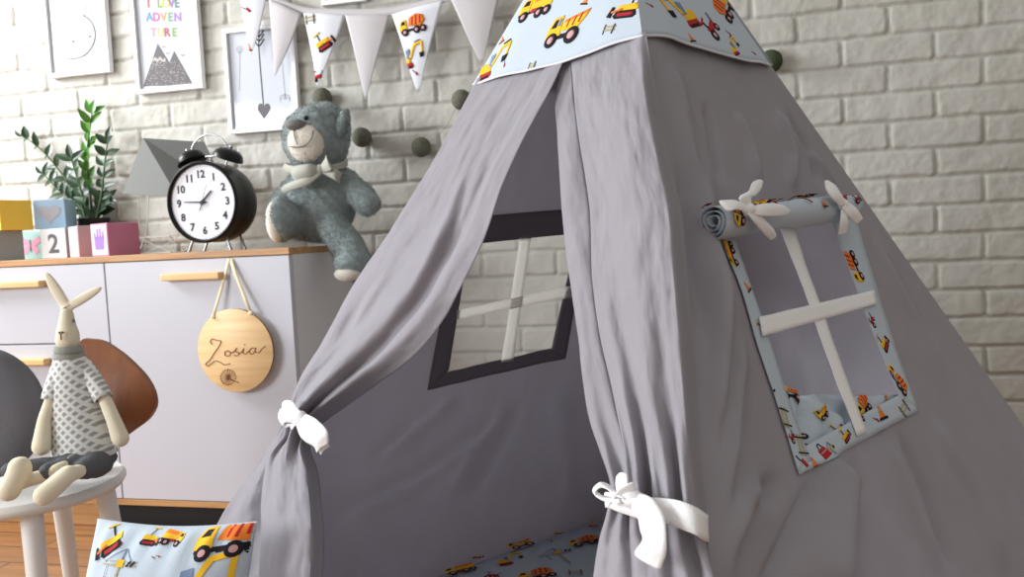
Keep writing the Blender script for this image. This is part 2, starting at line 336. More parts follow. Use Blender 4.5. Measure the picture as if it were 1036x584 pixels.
# ------------------------------------------------------------------ tent
zA = 1.31
A_ = np.array([-.0887, -.9685, zA])
RB = dict(C=np.array([.0569, -1.8184, 0]), L=np.array([-.9594, -1.0569, 0]), R=np.array([.743, -.8484, 0]), B=np.array([-.193, -.173, 0]))
def ridge(k, z): return RB[k]+(A_-RB[k])*(z/zA)
class Face:
    def __init__(s, k0, k1, inward=False):
        s.O = RB[k0]; s.k0, s.k1 = k0, k1
        d = RB[k1]-RB[k0]; s.ex = d/np.linalg.norm(d); s.len = np.linalg.norm(d)
        q = A_-s.O; q = q-s.ex*(q@s.ex); s.ey = q/np.linalg.norm(q); s.n = np.cross(s.ex, s.ey)
        cen = sum(RB.values())/4
        if (s.n @ (s.O-cen) < 0) != inward: s.n = -s.n
        s.Aa, s.Ab = (A_-s.O)@s.ex, (A_-s.O)@s.ey; s.cr = []; s.noise = 0
    def p(s, px, py): w = on_plane(px, py, s.O, s.n)-s.O; return np.array([w@s.ex, w@s.ey])
    def bz(s, z): return s.Ab*z/zA
    def lim(s, b): t = b/s.Ab; return s.Aa*t, s.len+(s.Aa-s.len)*t
    def crease(s, pts, amp, w, soft=.25): amp = amp*1.7 if abs(amp) < .012 else amp; s.cr.append(([s.p(*q) for q in pts], amp, w, soft))
    def h(s, a, b):
        a = np.asarray(a, float); b = np.asarray(b, float); H = np.zeros(np.broadcast(a, b).shape)
        for pts, amp, w, soft in s.cr:
            best = np.full(H.shape, 1e9); along = np.zeros(H.shape); L = sum(np.linalg.norm(pts[i+1]-pts[i]) for i in range(len(pts)-1)); acc = 0
            for i in range(len(pts)-1):
                p, q = pts[i], pts[i+1]; d = q-p; l = np.linalg.norm(d); d = d/l
                t = np.clip((a-p[0])*d[0]+(b-p[1])*d[1], 0, l); dist = np.hypot(a-p[0]-t*d[0], b-p[1]-t*d[1])
                u = dist < best; best = np.where(u, dist, best); along = np.where(u, (acc+t)/L, along); acc += l
            H = H+amp*np.exp(-(best/w)**2)*sstep(0, soft, along+.02)*sstep(0, soft, 1.02-along)
        if s.noise: H = H+s.noise*fbm(a*15+3, b*3.2, 61, 3)+s.noise*.25*fbm(a*30+b*12, b*14, 71, 3)
        l, r = s.lim(b); e = np.minimum(a-l, r-a)
        return H*sstep(0, .05, e)
    def w(s, a, b, h=0, disp=True):
        a = np.asarray(a, float); b = np.asarray(b, float); H = (s.h(a, b) if disp else 0)+h
        return s.O+a[..., None]*s.ex+b[..., None]*s.ey+np.asarray(H+0*a)[..., None]*s.n
    def wp(s, px, py, h=0): return on_plane(px, py, s.O+h*s.n, s.n)
    def scale(s, px, py): return 1/ (FOC/ ((s.wp(px, py)-CAM)@AF))   # metres per pixel
FR = Face('C', 'L'); RT = Face('C', 'R'); LF = Face('L', 'B', inward=True); BK = Face('B', 'R', inward=True)
tent = thing('play_teepee', 'large grey cotton play teepee with truck print top and tied curtains', 'tent', (sum(RB.values())/4))

RT.noise = .006
for pts, amp, w in [
  ([(690, 150), (698, 260), (712, 360), (700, 470)], -.008, .012), ([(712, 150), (716, 300), (706, 430), (716, 560)], .008, .014),
  ([(722, 250), (722, 350), (720, 470), (722, 600)], .020, .03), ([(738, 280), (737, 340), (728, 410), (716, 500)], -.0050, .009), ([(744, 330), (742, 390), (734, 450), (722, 560)], .0040, .012), ([(756, 370), (750, 430), (734, 500), (722, 580)], -.0045, .009), ([(708, 260), (710, 350), (706, 450), (712, 580)], -.0045, .008),
  ([(790, 480), (760, 520), (735, 584)], -.008, .010), ([(775, 490), (745, 530), (720, 590)], .010, .016), ([(835, 475), (815, 500), (780, 584), (770, 640)], -.006, .008),
  ([(852, 462), (842, 520), (830, 620)], .030, .030), ([(864, 455), (862, 520), (855, 620)], -.010, .016), ([(895, 440), (920, 510), (950, 584)], .007, .014), ([(910, 430), (940, 500), (965, 584)], -.006, .010), ([(940, 420), (985, 500), (1020, 584)], .006, .02),
  ([(715, 100), (722, 150), (730, 190)], -.005, .008), ([(745, 110), (760, 150), (768, 190)], .006, .010), ([(785, 110), (800, 160), (800, 195)], .007, .009), ([(795, 110), (820, 160), (828, 190)], -.006, .008), ([(815, 150), (845, 195)], .005, .008),
  ([(680, 60), (690, 110), (705, 200)], .005, .014), ([(880, 240), (930, 330), (960, 400)], .004, .02), ([(895, 250), (945, 345)], -.004, .012)]: RT.crease(pts, amp, w)
LF.noise = .004
for pts, amp, w in [([(331, 521), (418, 481), (486, 435), (520, 410)], .012, .02), ([(335, 532), (420, 492), (490, 446)], -.010, .018), ([(383, 468), (430, 430), (467, 400)], -.010, .016), ([(375, 462), (425, 424)], .008, .016),
   ([(450, 510), (490, 445), (520, 400)], -.010, .018), ([(470, 510), (505, 450), (530, 400)], .010, .02), ([(560, 380), (575, 450), (580, 520)], -.012, .03), ([(400, 560), (470, 530), (540, 520)], .006, .03), ([(520, 100), (545, 180)], .004, .03)]: LF.crease(pts, amp*.42, w*1.1)
BK.noise = .012

def panel(face, name, b0, b1, na, nb, hole=None, zb=None):
    T = np.linspace(b0, b1, nb); S = np.linspace(0, 1, na)
    B = np.repeat(T[:, None], na, 1); l, r = face.lim(B); Aa = l+(r-l)*S[None]
    sk = None
    if hole is not None:
        f = in_poly(hole); sk = np.zeros((nb-1, na-1), bool)
        for i in range(nb-1):
            for j in range(na-1): sk[i, j] = f((Aa[i, j]+Aa[i+1, j+1])/2, (B[i, j]+B[i+1, j+1])/2)
    mb = MB(); mb.grid(face.w(Aa, B), M['grey'], skip=sk); return mb.build(name, tent, solid=.0008)
def strip(mb, face, quad, m, h=.003, n=24, k=4, mth=None):
    """cloth strip following the panel: quad = pixel corners p0,p1 (one edge) p3,p2 (other edge)"""
    p = [face.p(*q) for q in quad]
    P = np.array([[p[0]+(p[1]-p[0])*i/n+((p[3]+(p[2]-p[3])*i/n)-(p[0]+(p[1]-p[0])*i/n))*j/k for j in range(k+1)] for i in range(n+1)])
    mb.grid(face.w(P[..., 0], P[..., 1], h), m); return p

# right side panel with window
hole = [RT.p(*q) for q in ((738, 225), (850, 205), (916, 404), (812, 468))]
panel(RT, 'side_panel', 0, RT.bz(1.02), 230, 250, hole)
mb = MB(); surfR = lambda a, b, h: RT.w(a, b, .0035+h)
quads = [((724, 232), (804, 482), (816, 468), (739, 232)), ((838, 222), (908, 404), (928, 416), (860, 215)), ((804, 482), (928, 416), (908, 400), (812, 452))]
polys = [strip(mb, RT, q, M['print'], .0035, 30, 4) for q in quads]
ins = [in_poly(p) for p in polys]
for px, py, nm, s, ang in [(736, 258, 'truck', 30, 1.3), (766, 330, 'dozer', 20, .9), (772, 395, 'cone', 17, .3), (789, 424, 'barrier', 22, 1.2), (806, 468, 'spade', 22, 0), (806, 452, 'barrier', 22, 1.3), (861, 270, 'mixer', 36, 1.5), (881, 325, 'tractor', 16, 1), (892, 346, 'dozer', 26, .5), (906, 385, 'mixer', 34, -1.2), (890, 417, 'cone', 20, 0), (866, 425, 'tractor', 22, .6), (836, 458, 'crane', 20, 0), (912, 414, 'barrier', 18, .4), (826, 458, 'bag', 20, .2), (850, 441, 'dozer', 20, .4), (818, 470, 'cone', 12, 0), (796, 444, 'tractor', 14, .8), (753, 292, 'cone', 12, .4), (885, 425, 'spade', 12, .2)]:
    for f in ins: decal(mb, nm, RT.p(px, py), s*RT.scale(px, py), ang, surfR, .004, f)
trim = mb.build('window_trim', tent, solid=.0006)
mb = MB()
strip(mb, RT, ((762, 323.5), (881, 295), (884, 309), (765.5, 343)), M['white_tape'], .007, 24, 4)
strip(mb, RT, ((786, 230), (863, 443), (872, 439), (798, 228)), M['white_tape'], .0055, 40, 3)
mb.build('window_bars', trim, solid=.001)
# loose printed cloth sagging behind the lower panes
mb = MB(); TOPE = spline([RT.p(*q) for q in ((778, 385), (800, 391), (840, 397), (880, 399), (914, 398))], 30); BOTE = spline([RT.p(*q) for q in ((806, 476), (830, 462), (865, 440), (895, 425), (926, 412))], 30)
def sag(a, b, h):
    return RT.w(a, b, -.004+h-.012*np.exp(-(((a-RT.p(820, 420)[0])*1.2-(b-RT.p(820, 420)[1])*.9)/.018)**2)-.010*np.exp(-(((a-RT.p(850, 410)[0])+(b-RT.p(850, 410)[1])*1.4)/.015)**2)-.006*np.sin((a*.7-b)*160)*.4)
Pc = np.array([[TOPE[i]+(BOTE[i]-TOPE[i])*j/12 for j in range(13)] for i in range(30)]); mb.grid(sag(Pc[..., 0], Pc[..., 1], 0), M['print'])
fi = in_poly([*TOPE, *BOTE[::-1]])
for px, py, nm, s, ang in [(805, 394, 'mixer', 36, -.35), (797, 411, 'tractor', 12, .4), (834, 418, 'dump', 20, .2), (818, 436, 'tractor', 24, .3), (847, 434, 'dozer', 20, .4), (878, 410, 'mixer', 34, .35), (824, 451, 'bag', 20, .1), (900, 404, 'cone', 12, 0)]:
    decal(mb, nm, RT.p(px, py), s*RT.scale(px, py), ang, sag, .004, fi, lift=.0012)
mb.build('printed_pocket', trim, solid=.0006)
# rolled blind
def ribbon(mb, face, rows, m, n=18, k=4, curl=.15):
    """soft tape: rows of (left px, left py, right px, right py, height left, height right)"""
    R_ = spline(np.array(rows, float)*np.array([1, 1, 1, 1, 1000, 1000]), n)*np.array([1, 1, 1, 1, .001, .001]); P = []
    for q in R_:
        a = face.wp(q[0], q[1], q[4]); b = face.wp(q[2], q[3], q[5]); w = np.linalg.norm(b-a)
        P.append([a+(b-a)*j/k+face.n*w*curl*math.sin(math.pi*j/k) for j in range(k+1)])
    mb.grid(np.array(P), m)
e0, e1 = RT.wp(720.5, 225, .021), RT.wp(862, 208.5, .021); ax = (e1-e0); Lr = np.linalg.norm(ax); ax /= Lr
rn = RT.n-ax*(RT.n@ax); rn /= np.linalg.norm(rn); ru = np.cross(ax, rn); ru = ru if ru[2] > 0 else -ru
mb = MB()
th = np.linspace(0, 2*math.pi*3.0, 110); rad = .0045+.0140*(th/th[-1]); th0 = -math.pi*.62
Pr = []
for i in range(26):
    u = i/25; c = e0+ax*Lr*u; wob = 1+.06*math.sin(u*11)+.04*math.sin(u*23+1)
    pinch = 1-.18*math.exp(-((u-.28)/.05)**2)-.2*math.exp(-((u-.9)/.05)**2)
    Pr.append([c+(rad[j]*wob*pinch)*(math.cos(th0-th[j]+th[-1])*rn+math.sin(th0-th[j]+th[-1])*ru)+ax*.002*math.sin(th[j]*2) for j in range(len(th))])
mb.grid(np.array(Pr), M['print'])
def rollS(a, b, h):   # a along, b = arc angle*r
    u = a/Lr; wob = (1+.06*np.sin(u*11)+.04*np.sin(u*23+1))*(1-.18*np.exp(-((u-.28)/.05)**2)-.2*np.exp(-((u-.9)/.05)**2)); r = .0188*wob+h; q = b/.0188
    return e0+np.asarray(a)[:, None]*ax+(r*np.cos(q))[:, None]*rn+(r*np.sin(q))[:, None]*ru
for a, b, nm, s, ang in [(.025, .004, 'mixer', .036, 1.2), (.006, .03, 'tractor', .012, 0), (.10, .012, 'dump', .05, .1), (.215, .026, 'tractor', .03, .2), (.235, .0, 'cone', .012, 0), (.30, .012, 'dozer', .03, .3), (.33, .02, 'spade', .014, 0), (.16, .026, 'cone', .01, 0), (.245, .030, 'mixer', .034, .3), (.13, .030, 'dozer', .028, -.2), (.04, .024, 'truck', .034, .2), (.20, .006, 'spade', .012, 0), (.345, .004, 'tractor', .02, .3)]:
    decal(mb, nm, (a*Lr/.36, b), s, ang, rollS, .003, lift=.0012)
blind = mb.build('rolled_blind', tent, solid=.0007)
mb = MB(); W = M['white_tape']
mb.ell(RT.wp(757, 212, .047), (.008, .007, .007), W, nu=12, nv=8)
ribbon(mb, RT, [(757, 209, 757, 216, .048, .048), (744, 203, 746, 212, .050, .052), (730, 203, 735, 213, .046, .046), (727, 203, 728, 206, .043, .043)], W)
ribbon(mb, RT, [(753, 210, 761, 212, .048, .048), (748, 199, 760, 200, .052, .050), (757, 194, 764, 198, .05, .05), (761, 185, 770, 191, .046, .046), (767, 182, 772, 184, .044, .044)], W)
ribbon(mb, RT, [(758, 210, 758, 217, .048, .048), (775, 206, 778, 219, .056, .054), (792, 208, 793, 218, .052, .050), (799, 213, 798, 216, .046, .046)], W)
ribbon(mb, RT, [(755, 215, 763, 212, .048, .048), (764, 226, 773, 222, .046, .046), (776, 240, 784, 235, .036, .036), (780, 243, 785, 239, .03, .03)], W)
mb.build('tie_bow', blind, solid=.0012, sub=1)
mb = MB()
mb.ell(RT.wp(853, 207, .044), (.007, .006, .007), W, nu=12, nv=8)
ribbon(mb, RT, [(850, 209, 857, 206, .045, .045), (841, 200, 851, 197, .048, .048), (835, 190, 845, 188, .046, .046), (834, 183, 839, 184, .042, .042)], W)
ribbon(mb, RT, [(851, 210, 857, 204, .045, .045), (858, 219, 866, 211, .044, .044), (866, 227, 872, 220, .038, .038)], W)
ribbon(mb, RT, [(851, 209, 856, 209, .044, .044), (850, 225, 858, 223, .038, .038), (848, 238, 856, 236, .026, .026)], W)
mb.build('tie_bow', blind, solid=.0012, sub=1)

# far side panel seen from inside, with its window
hole = [LF.p(*q) for q in ((468, 236), (592, 226), (565, 358), (444, 383))]
panel(LF, 'side_panel', 0, LF.bz(1.02), 120, 130, hole)
mb = MB()
for q in [((464, 220), (600, 209), (588, 235), (473, 247)), ((464, 218), (431.5, 394), (453, 374), (475, 240)), ((431.5, 394), (571, 362), (558, 352), (450, 376)), ((598, 212), (571, 362), (557, 354), (583, 236))]:
    strip(mb, LF, q, M['dgrey'], .003, 24, 4)
wf = mb.build('window_trim', tent, solid=.0006)
mb = MB(); SH = mat('sheer_white_tape', (238, 236, 232), .85, .2, trans=.65)
strip(mb, LF, ((460, 313), (580, 287), (580, 299), (460, 322)), SH, .006, 20, 3); strip(mb, LF, ((524.5, 240), (506, 366), (518, 364), (536, 240)), SH, .005, 20, 3)
mb.build('window_bars', wf, solid=.0006)
panel(BK, 'back_panel', 0, BK.bz(1.02), 70, 70)

# curtains
def curtain(face, rails, rows, ns, hfun, name, m=M['grey'], extra=None):
    """rails: list of (s, [pixel points]); surface interpolates across s; hfun(s,t)->height"""
    cur = [(s, spline([face.p(*q) for q in pts], rows)) for s, pts in rails]; S = np.linspace(0, 1, ns); T = np.linspace(0, 1, rows)
    ks = np.array([c[0] for c in cur]); P = np.zeros((rows, ns, 2))
    for i in range(rows):
        for d in range(2): P[i, :, d] = np.interp(S, ks, [c[1][i, d] for c in cur])
    SS, TT = np.meshgrid(S, T); H = hfun(SS, TT)
    H = H+.0033*fbm(SS*7+TT*3, TT*9, 91, 3)+.0016*fbm(SS*16-TT*9, TT*22+SS*6, 95, 3)
    W0 = face.w(P[..., 0], P[..., 1], 0, disp=False); D_ = CAM-W0; D_ /= np.linalg.norm(D_, axis=-1)[..., None]
    ux_ = D_*.75+face.n*.25; W0 = W0+ux_*(H/(ux_@face.n))[..., None]
    mb = MB(); mb.grid(W0, m); o = mb.build(name, tent, solid=.0009); return o
g = lambda s, c, w: np.exp(-((s-c)/w)**2)
def hl(s, t):
    k = sstep(.25, 1, t); kk = sstep(.75, 1, t)
    h = .004+.034*k*np.sin(math.pi*np.clip(s, 0, 1))**.8-.012*k*s
    h += k*(-.016*g(s, .36, .09)+.012*g(s, .53, .10)-.009*g(s, .70, .05)+.008*g(s, .83, .07))*(1-.3*kk)
    h += sstep(.1, .4, t)*sstep(1, .7, t)*(.006*g(s, .62, .07)-.007*g(s, .74, .05))
    h += -.014*g(s, .22, .10)*np.exp(-((t-.68)/.10)**2)+.010*g(s, .30, .06)*np.exp(-((t-.62)/.06)**2)
    h += .004*np.sin(s*26+t*5)*kk
    h += -.018*sstep(.86, 1, s)*k
    h += .0045*sstep(.80, .83, s)*sstep(.62, .35, t)-.008*g(s, .62+.5*(t-.3), .05)*np.exp(-((t-.36)/.11)**2)+.006*g(s, .52+.5*(t-.3), .05)*np.exp(-((t-.38)/.12)**2)
    return h
lc = curtain(FR, [(0, [(484, 80), (441, 160), (398, 230), (358, 289), (326, 349), (301, 390), (292, 424)]), (1, [(573, 60), (556, 97), (537, 131), (512, 183), (492, 240), (470, 284), (445, 327), (412, 363), (376, 388), (344, 410), (318, 428)])], 110, 70, hl, 'front_curtain')
def hlow(s, t):
    k = sstep(0, .12, t)
    h = .012+.020*np.sin(math.pi*s)+.008*k
    f = np.exp(-t*5)
    return h+f*(-.016*g(s, .32, .10)+.014*g(s, .18, .08)+.012*g(s, .52, .1)-.016*g(s, .74, .09)+.008*g(s, .88, .06))+(1-f)*(.006*g(s, .3, .2)-.005*g(s, .55, .12)+.004*g(s, .75, .1))-.02*sstep(.9, 1, s)-.02*sstep(.1, 0, s)
ll = curtain(FR, [(0, [(292, 426), (293, 441), (275, 463), (268, 495), (266, 539), (264, 584), (262, 680), (258, 760)]), (1, [(322, 428), (314, 448), (321, 475), (325, 504), (328, 548), (327, 584), (330, 680), (334, 760)])], 80, 44, hlow, 'curtain_tail')
fl = curtain(FR, [(0, [(292, 420), (286, 431), (273, 454), (251, 485), (231, 514), (217, 538), (195, 585), (165, 650), (140, 705)]), (1, [(300, 424), (300, 440), (296, 460), (290, 490), (284, 520), (280, 545), (276, 590), (270, 660), (265, 715)])], 60, 24,
  lambda s, t: .006-.010*s+sstep(0, .3, t)*(.010*g(s, .35, .2)-.010*g(s, .75, .15)), 'corner_flap')
mb = MB()
K = .055
mb.ell(FR.wp(304, 424, K), (.011, .010, .012), W, nu=12, nv=8)
ribbon(mb, FR, [(301, 428, 309, 420, K, K), (291, 424, 300, 412, K+.008, K+.008), (286, 416, 297, 407, K+.004, K+.004), (286, 408, 291, 405, K-.006, K-.006)], W)
ribbon(mb, FR, [(306, 420, 300, 430, K, K), (290, 412, 288, 428, K+.006, K+.01), (284, 414, 287, 432, K+.002, K+.006), (296, 436, 303, 428, K, K)], W)
ribbon(mb, FR, [(304, 430, 310, 419, K, K), (308, 446, 322, 426, K+.012, K+.012), (318, 452, 331, 436, K+.010, K+.012), (321, 459, 333, 449, K+.002, K+.004)], W)
ribbon(mb, FR, [(300, 431, 312, 424, K, K), (306, 444, 318, 440, K+.006, K+.006), (320, 452, 330, 446, K+.006, K+.006), (325, 461, 334, 452, K-.004, K-.004)], W)
ribbon(mb, FR, [(303, 418, 303, 428, .052, .052), (297, 416, 296, 427, .035, .035), (292, 416, 291, 427, .010, .010)], W)
ribbon(mb, FR, [(305, 419, 305, 429, .052, .052), (314, 423, 313, 432, .044, .044), (319, 426, 318, 434, .02, .02)], W)
mb.build('tie_bow', lc, solid=.0014, sub=1)

def hr(s, t):
    k = sstep(.45, 1, t); kk = sstep(.8, 1, t)
    step = sstep(.185, .215, s)
    h = -.014+.027*step-.016*g(s, .200, .014)
    h += .004*np.sin(math.pi*np.clip(s/.19, 0, 1))*(1-step)
    h += step*(.015*np.sin(math.pi/2*np.clip((s-.2)/.5, 0, 1)))*(1-.2*k)
    h += k*(-.011*g(s, .46, .06)+.008*g(s, .62, .07)-.008*g(s, .78, .05)+.006*g(s, .34, .05)-.006*g(s, .10, .04))
    h += kk*.005*np.sin(s*38)+.004*np.sin(s*9+1.5)*sstep(.05, .3, t)*(1-k)
    h = h*(1-.8*sstep(.93, 1, s))-.008*sstep(.95, 1, s)
    h *= 1-.9*sstep(.22, 0, t)
    return h
rc = curtain(FR, [(0, [(571, 62), (562, 91), (562, 137), (565, 183), (569, 240), (577, 300), (583, 341), (588, 386), (595, 427), (605, 457), (615, 490), (616, 506)]),
   (.2, [(577, 60), (582, 106), (588, 152), (597, 214), (600, 290), (608, 344), (620, 396), (631, 447), (636, 481), (638, 512)]),
   (1, [(653, 30), (665, 100), (679, 170), (689, 215), (694, 270), (700, 350), (705, 420), (710, 480), (715, 528)])], 120, 150, hr, 'front_curtain')
def hrl(s, t):
    k = np.exp(-t*4); step = sstep(.28, .36, s)
    return -.004+.012*step-.010*g(s, .33, .03)+.010*np.sin(math.pi*s)+k*.006*np.sin(s*34)+(1-k)*(.006*g(s, .5, .08)-.006*g(s, .68, .05)+.007*g(s, .8, .05)-.008*g(s, .9, .03)+.004*g(s, .15, .08))
rl = curtain(FR, [(0, [(616, 504), (613, 520), (606, 545), (602, 566), (599, 590), (592, 680), (585, 800)]), (.33, [(638, 508), (637, 525), (638, 545), (640, 566), (641, 590), (645, 680), (650, 800)]), (1, [(715, 522), (715, 540), (719, 565), (724, 584), (728, 605), (738, 690), (752, 800)])], 70, 80, hrl, 'curtain_tail')
mb = MB()
ribbon(mb, FR, [(650, 503, 652, 527, .031, .031), (668, 504, 670, 529, .036, .036), (688, 507, 690, 536, .038, .038), (703, 513, 705, 542, .033, .033), (712, 519, 713, 547, .020, .020), (716, 521, 717, 549, -.005, -.005)], W, curl=.02)
ribbon(mb, FR, [(612, 500, 613, 514, -.02, -.02), (614, 498, 616, 514, .004, .004), (624, 500, 626, 518, .026, .026), (652, 503, 652, 527, .031, .031)], W, curl=.03)
band = mb.build('tie_band', rc, solid=.0014)
mb = MB(); K = .042
mb.ell(FR.wp(640, 505, K), (.010, .008, .008), W, nu=12, nv=8)
# small loop ring on the left
lp = [(628, 507), (618, 506), (607, 503), (602, 497), (607, 491), (615, 493), (622, 499), (632, 503)]
ribbon(mb, FR, [(x, y-2.5, x, y+2.5, K+.004-.006*(i % 2), K+.010) for i, (x, y) in enumerate(lp)], W, n=30, curl=.2)
ribbon(mb, FR, [(630, 506, 642, 500, K, K), (624, 495, 636, 492, K+.008, K+.010), (624, 483, 635, 481, K+.004, K+.006), (627, 479, 633, 479, K-.002, K)], W)
ribbon(mb, FR, [(630, 506, 642, 500, K, K), (622, 502, 640, 488, K+.010, K+.012), (618, 508, 632, 498, K+.004, K+.006), (615, 513, 622, 507, K-.01, K-.01)], W)
ribbon(mb, FR, [(636, 510, 648, 499, K, K), (645, 522, 660, 505, K+.008, K+.010), (648, 536, 671, 520, K+.010, K+.010), (650, 548, 674, 546, K+.004, K+.014), (643, 558, 674, 560, K+.006, K+.010), (644, 563, 668, 577, K, K+.004)], W, n=26, curl=.12)
ribbon(mb, FR, [(634, 505, 644, 512, K+.004, K+.004), (648, 505, 648, 520, K+.010, K+.010), (660, 508, 656, 526, K+.006, K+.006), (666, 516, 658, 532, K, K)], W)
mb.build('tie_bow', rc, solid=.0014, sub=1)

# printed top cap
mb = MB(); zt = 1.24
def cap_side(face, hem, rev, fl=.010, ns=44, nt=30):
    H = spline([face.p(*q) for q in hem], ns)
    P = np.zeros((nt, ns, 2)); bt = face.bz(zt); l, r = face.lim(bt)
    for j in range(ns):
        u = j/(ns-1); u = 1-u if rev else u
        top = np.array([l+(r-l)*u, bt])
        for i in range(nt): P[i, j] = H[j]+(top-H[j])*i/(nt-1)
    return H, P
def cap_h(face):
    def f(a, b, h):
        a = np.asarray(a, float); b = np.asarray(b, float); l, r = face.lim(b); u = (a-l)/(r-l)
        e = np.clip(np.minimum(u, 1-u)*6, 0, 1)
        hh = .004+.005*e*sstep(face.bz(1.12), face.bz(.97), b)+.0025*fbm(a*14, b*9, 33, 3)*e
        base = face.O+a[..., None]*face.ex+b[..., None]*face.ey
        nb = base-A_; nb[..., 2] = .25*np.linalg.norm(nb[..., :2], axis=-1); nb /= np.linalg.norm(nb, axis=-1)[..., None]
        nm = face.n*e[..., None]+nb*(1-e[..., None]); nm /= np.linalg.norm(nm, axis=-1)[..., None]
        return base+(hh+h)[..., None]*nm
    return f
capF, capR = cap_h(FR), cap_h(RT)
_v = ridge('C', .978)-CAM; TOPC = (518+FOC*(_v@AR)/(_v@AF), 292-FOC*(_v@AU)/(_v@AF))
H1, P1 = cap_side(FR, [(481, 86), (510, 80), (545, 73), (580, 64), (610, 53), (632, 44), TOPC], True); mb.grid(capF(P1[..., 0], P1[..., 1], 0), M['print'])
H2, P2 = cap_side(RT, [TOPC, (664, 39.5), (689, 48), (705, 53), (725, 58.5), (745, 64), (761, 66.5), (776, 67.5)], False); mb.grid(capR(P2[..., 0], P2[..., 1], 0), M['print'])
for fc in (Face('L', 'B'), Face('B', 'R')):
    b0, b1 = fc.bz(.975), fc.bz(zt); Bq, Sq = np.meshgrid(np.linspace(b0, b1, 12), np.linspace(0, 1, 16)); l, r = fc.lim(Bq); mb.grid(cap_h(fc)(l+(r-l)*Sq, Bq, 0), M['print'])
inF = in_poly([*H1, *P1[-1][::-1]]); inR = in_poly([*H2, *P2[-1][::-1]])
for px, py, nm, s, ang, fp in [(505, 62, 'excavator', 44, 0, False), (576, 34, 'dump', 58, .06, False), (545, 8, 'truck', 50, .1, False), (511, 41, 'cone', 9, -.3, False), (620, 33, 'barrier', 15, .1, False), (596, 3, 'cone', 12, .3, False), (636, 8, 'dozer', 40, .1, True), (543, 70, 'barrier', 12, 0, False), (515, 68, 'spade', 9, .5, False), (600, -30, 'mixer', 50, 0, False), (560, -40, 'dump', 44, .1, False)]:
    decal(mb, nm, FR.p(px, py), s*FR.scale(px, py), ang, capF, .006, inF, flip=not fp)
for px, py, nm, s, ang, fp in [(682, 14, 'excavator', 50, .3, True), (714, 31, 'tractor', 34, .9, False), (729, 9, 'mixer', 44, .8, True), (737, 50, 'excavator', 24, .4, False), (694, 43, 'cone', 11, .2, False), (732, 37, 'spade', 10, 0, False), (757, 58, 'spade', 8, .3, False), (700, -20, 'truck', 44, .2, False), (655, 8, 'spade', 10, .2, False)]:
    decal(mb, nm, RT.p(px, py), s*RT.scale(px, py), ang, capR, .006, inR, flip=fp)
# pale hem edge
mb.tube([capF(np.array([q[0]]), np.array([q[1]]), 0)[0] for q in H1], .0012, M['flag_white'], 6); mb.tube([capR(np.array([q[0]]), np.array([q[1]]), 0)[0] for q in H2], .0012, M['flag_white'], 6)
mb.build('printed_cap', tent, solid=.0009)

# mat inside the tent
cen = sum(RB.values())/4
ctr = [cen+(RB[k]-cen)*.985 for k in ('C', 'L', 'B', 'R')]
mat_o = thing('floor_mat', 'pale blue padded mat with truck print lying inside the grey tent', 'mat', cen)
mb = MB(); n = 30; P = []
for i in range(n+1):
    row = []
    for j in range(n+1):
        u, v = i/n, j/n; q = (ctr[0]*(1-u)+ctr[1]*u)*(1-v)+(ctr[3]*(1-u)+ctr[2]*u)*v; e = min(u, 1-u, v, 1-v)*n
        row.append(q+np.array([0, 0, .005+.037*min(1, math.sqrt(e/2.0))+.003*math.sin(u*19)*math.sin(v*17)*(e > 1)]))
    P.append(row)
mb.grid(np.array(P), M['print']); mb.slab([c+np.array([0, 0, .0055]) for c in ctr], (0, 0, -.0045), M['print'])
def matS(a, b, h): return np.stack([a, b, .0452+h+0*a], -1)
inM = in_poly([(cen+(RB[k]-cen)*.93)[:2] for k in ('C', 'L', 'B', 'R')])
names = ['dump', 'excavator', 'truck', 'mixer', 'dozer', 'tractor', 'crane', 'cone', 'barrier']
for px, py, nm, s, ang in [(528, 551, 'dump', 26, .5), (516, 565, 'excavator', 26, .3), (592, 547, 'mixer', 30, .4), (543, 581, 'mixer', 34, .3), (465, 576, 'truck', 28, .4), (565, 562, 'crane', 34, .4), (483, 563, 'dozer', 12, 0), (564, 539, 'dozer', 10, 0), (556, 547, 'spade', 8, 0), (600, 531, 'cone', 10, 0), (582, 579, 'barrier', 14, 0), (498, 582, 'tractor', 16, 0)]:
    q = on_z(px, py, .046); decal(mb, nm, q[:2], s*((q-CAM)@AF)/FOC*1.15, ang+YAW, matS, .02, inM, lift=.001)
for k in range(16):
    c = cen[:2]+RNG.uniform(-.45, .45, 2); p = (np.array([*c, .046])-CAM); q = 292-FOC*(p@AU)/(p@AF)
    if inM(*c) and (p@AF < .3 or q > 600): decal(mb, names[k % 9], c, .07, RNG.uniform(-1, 1), matS, .03, inM, lift=.001)
mb.build('padded_cover', mat_o)

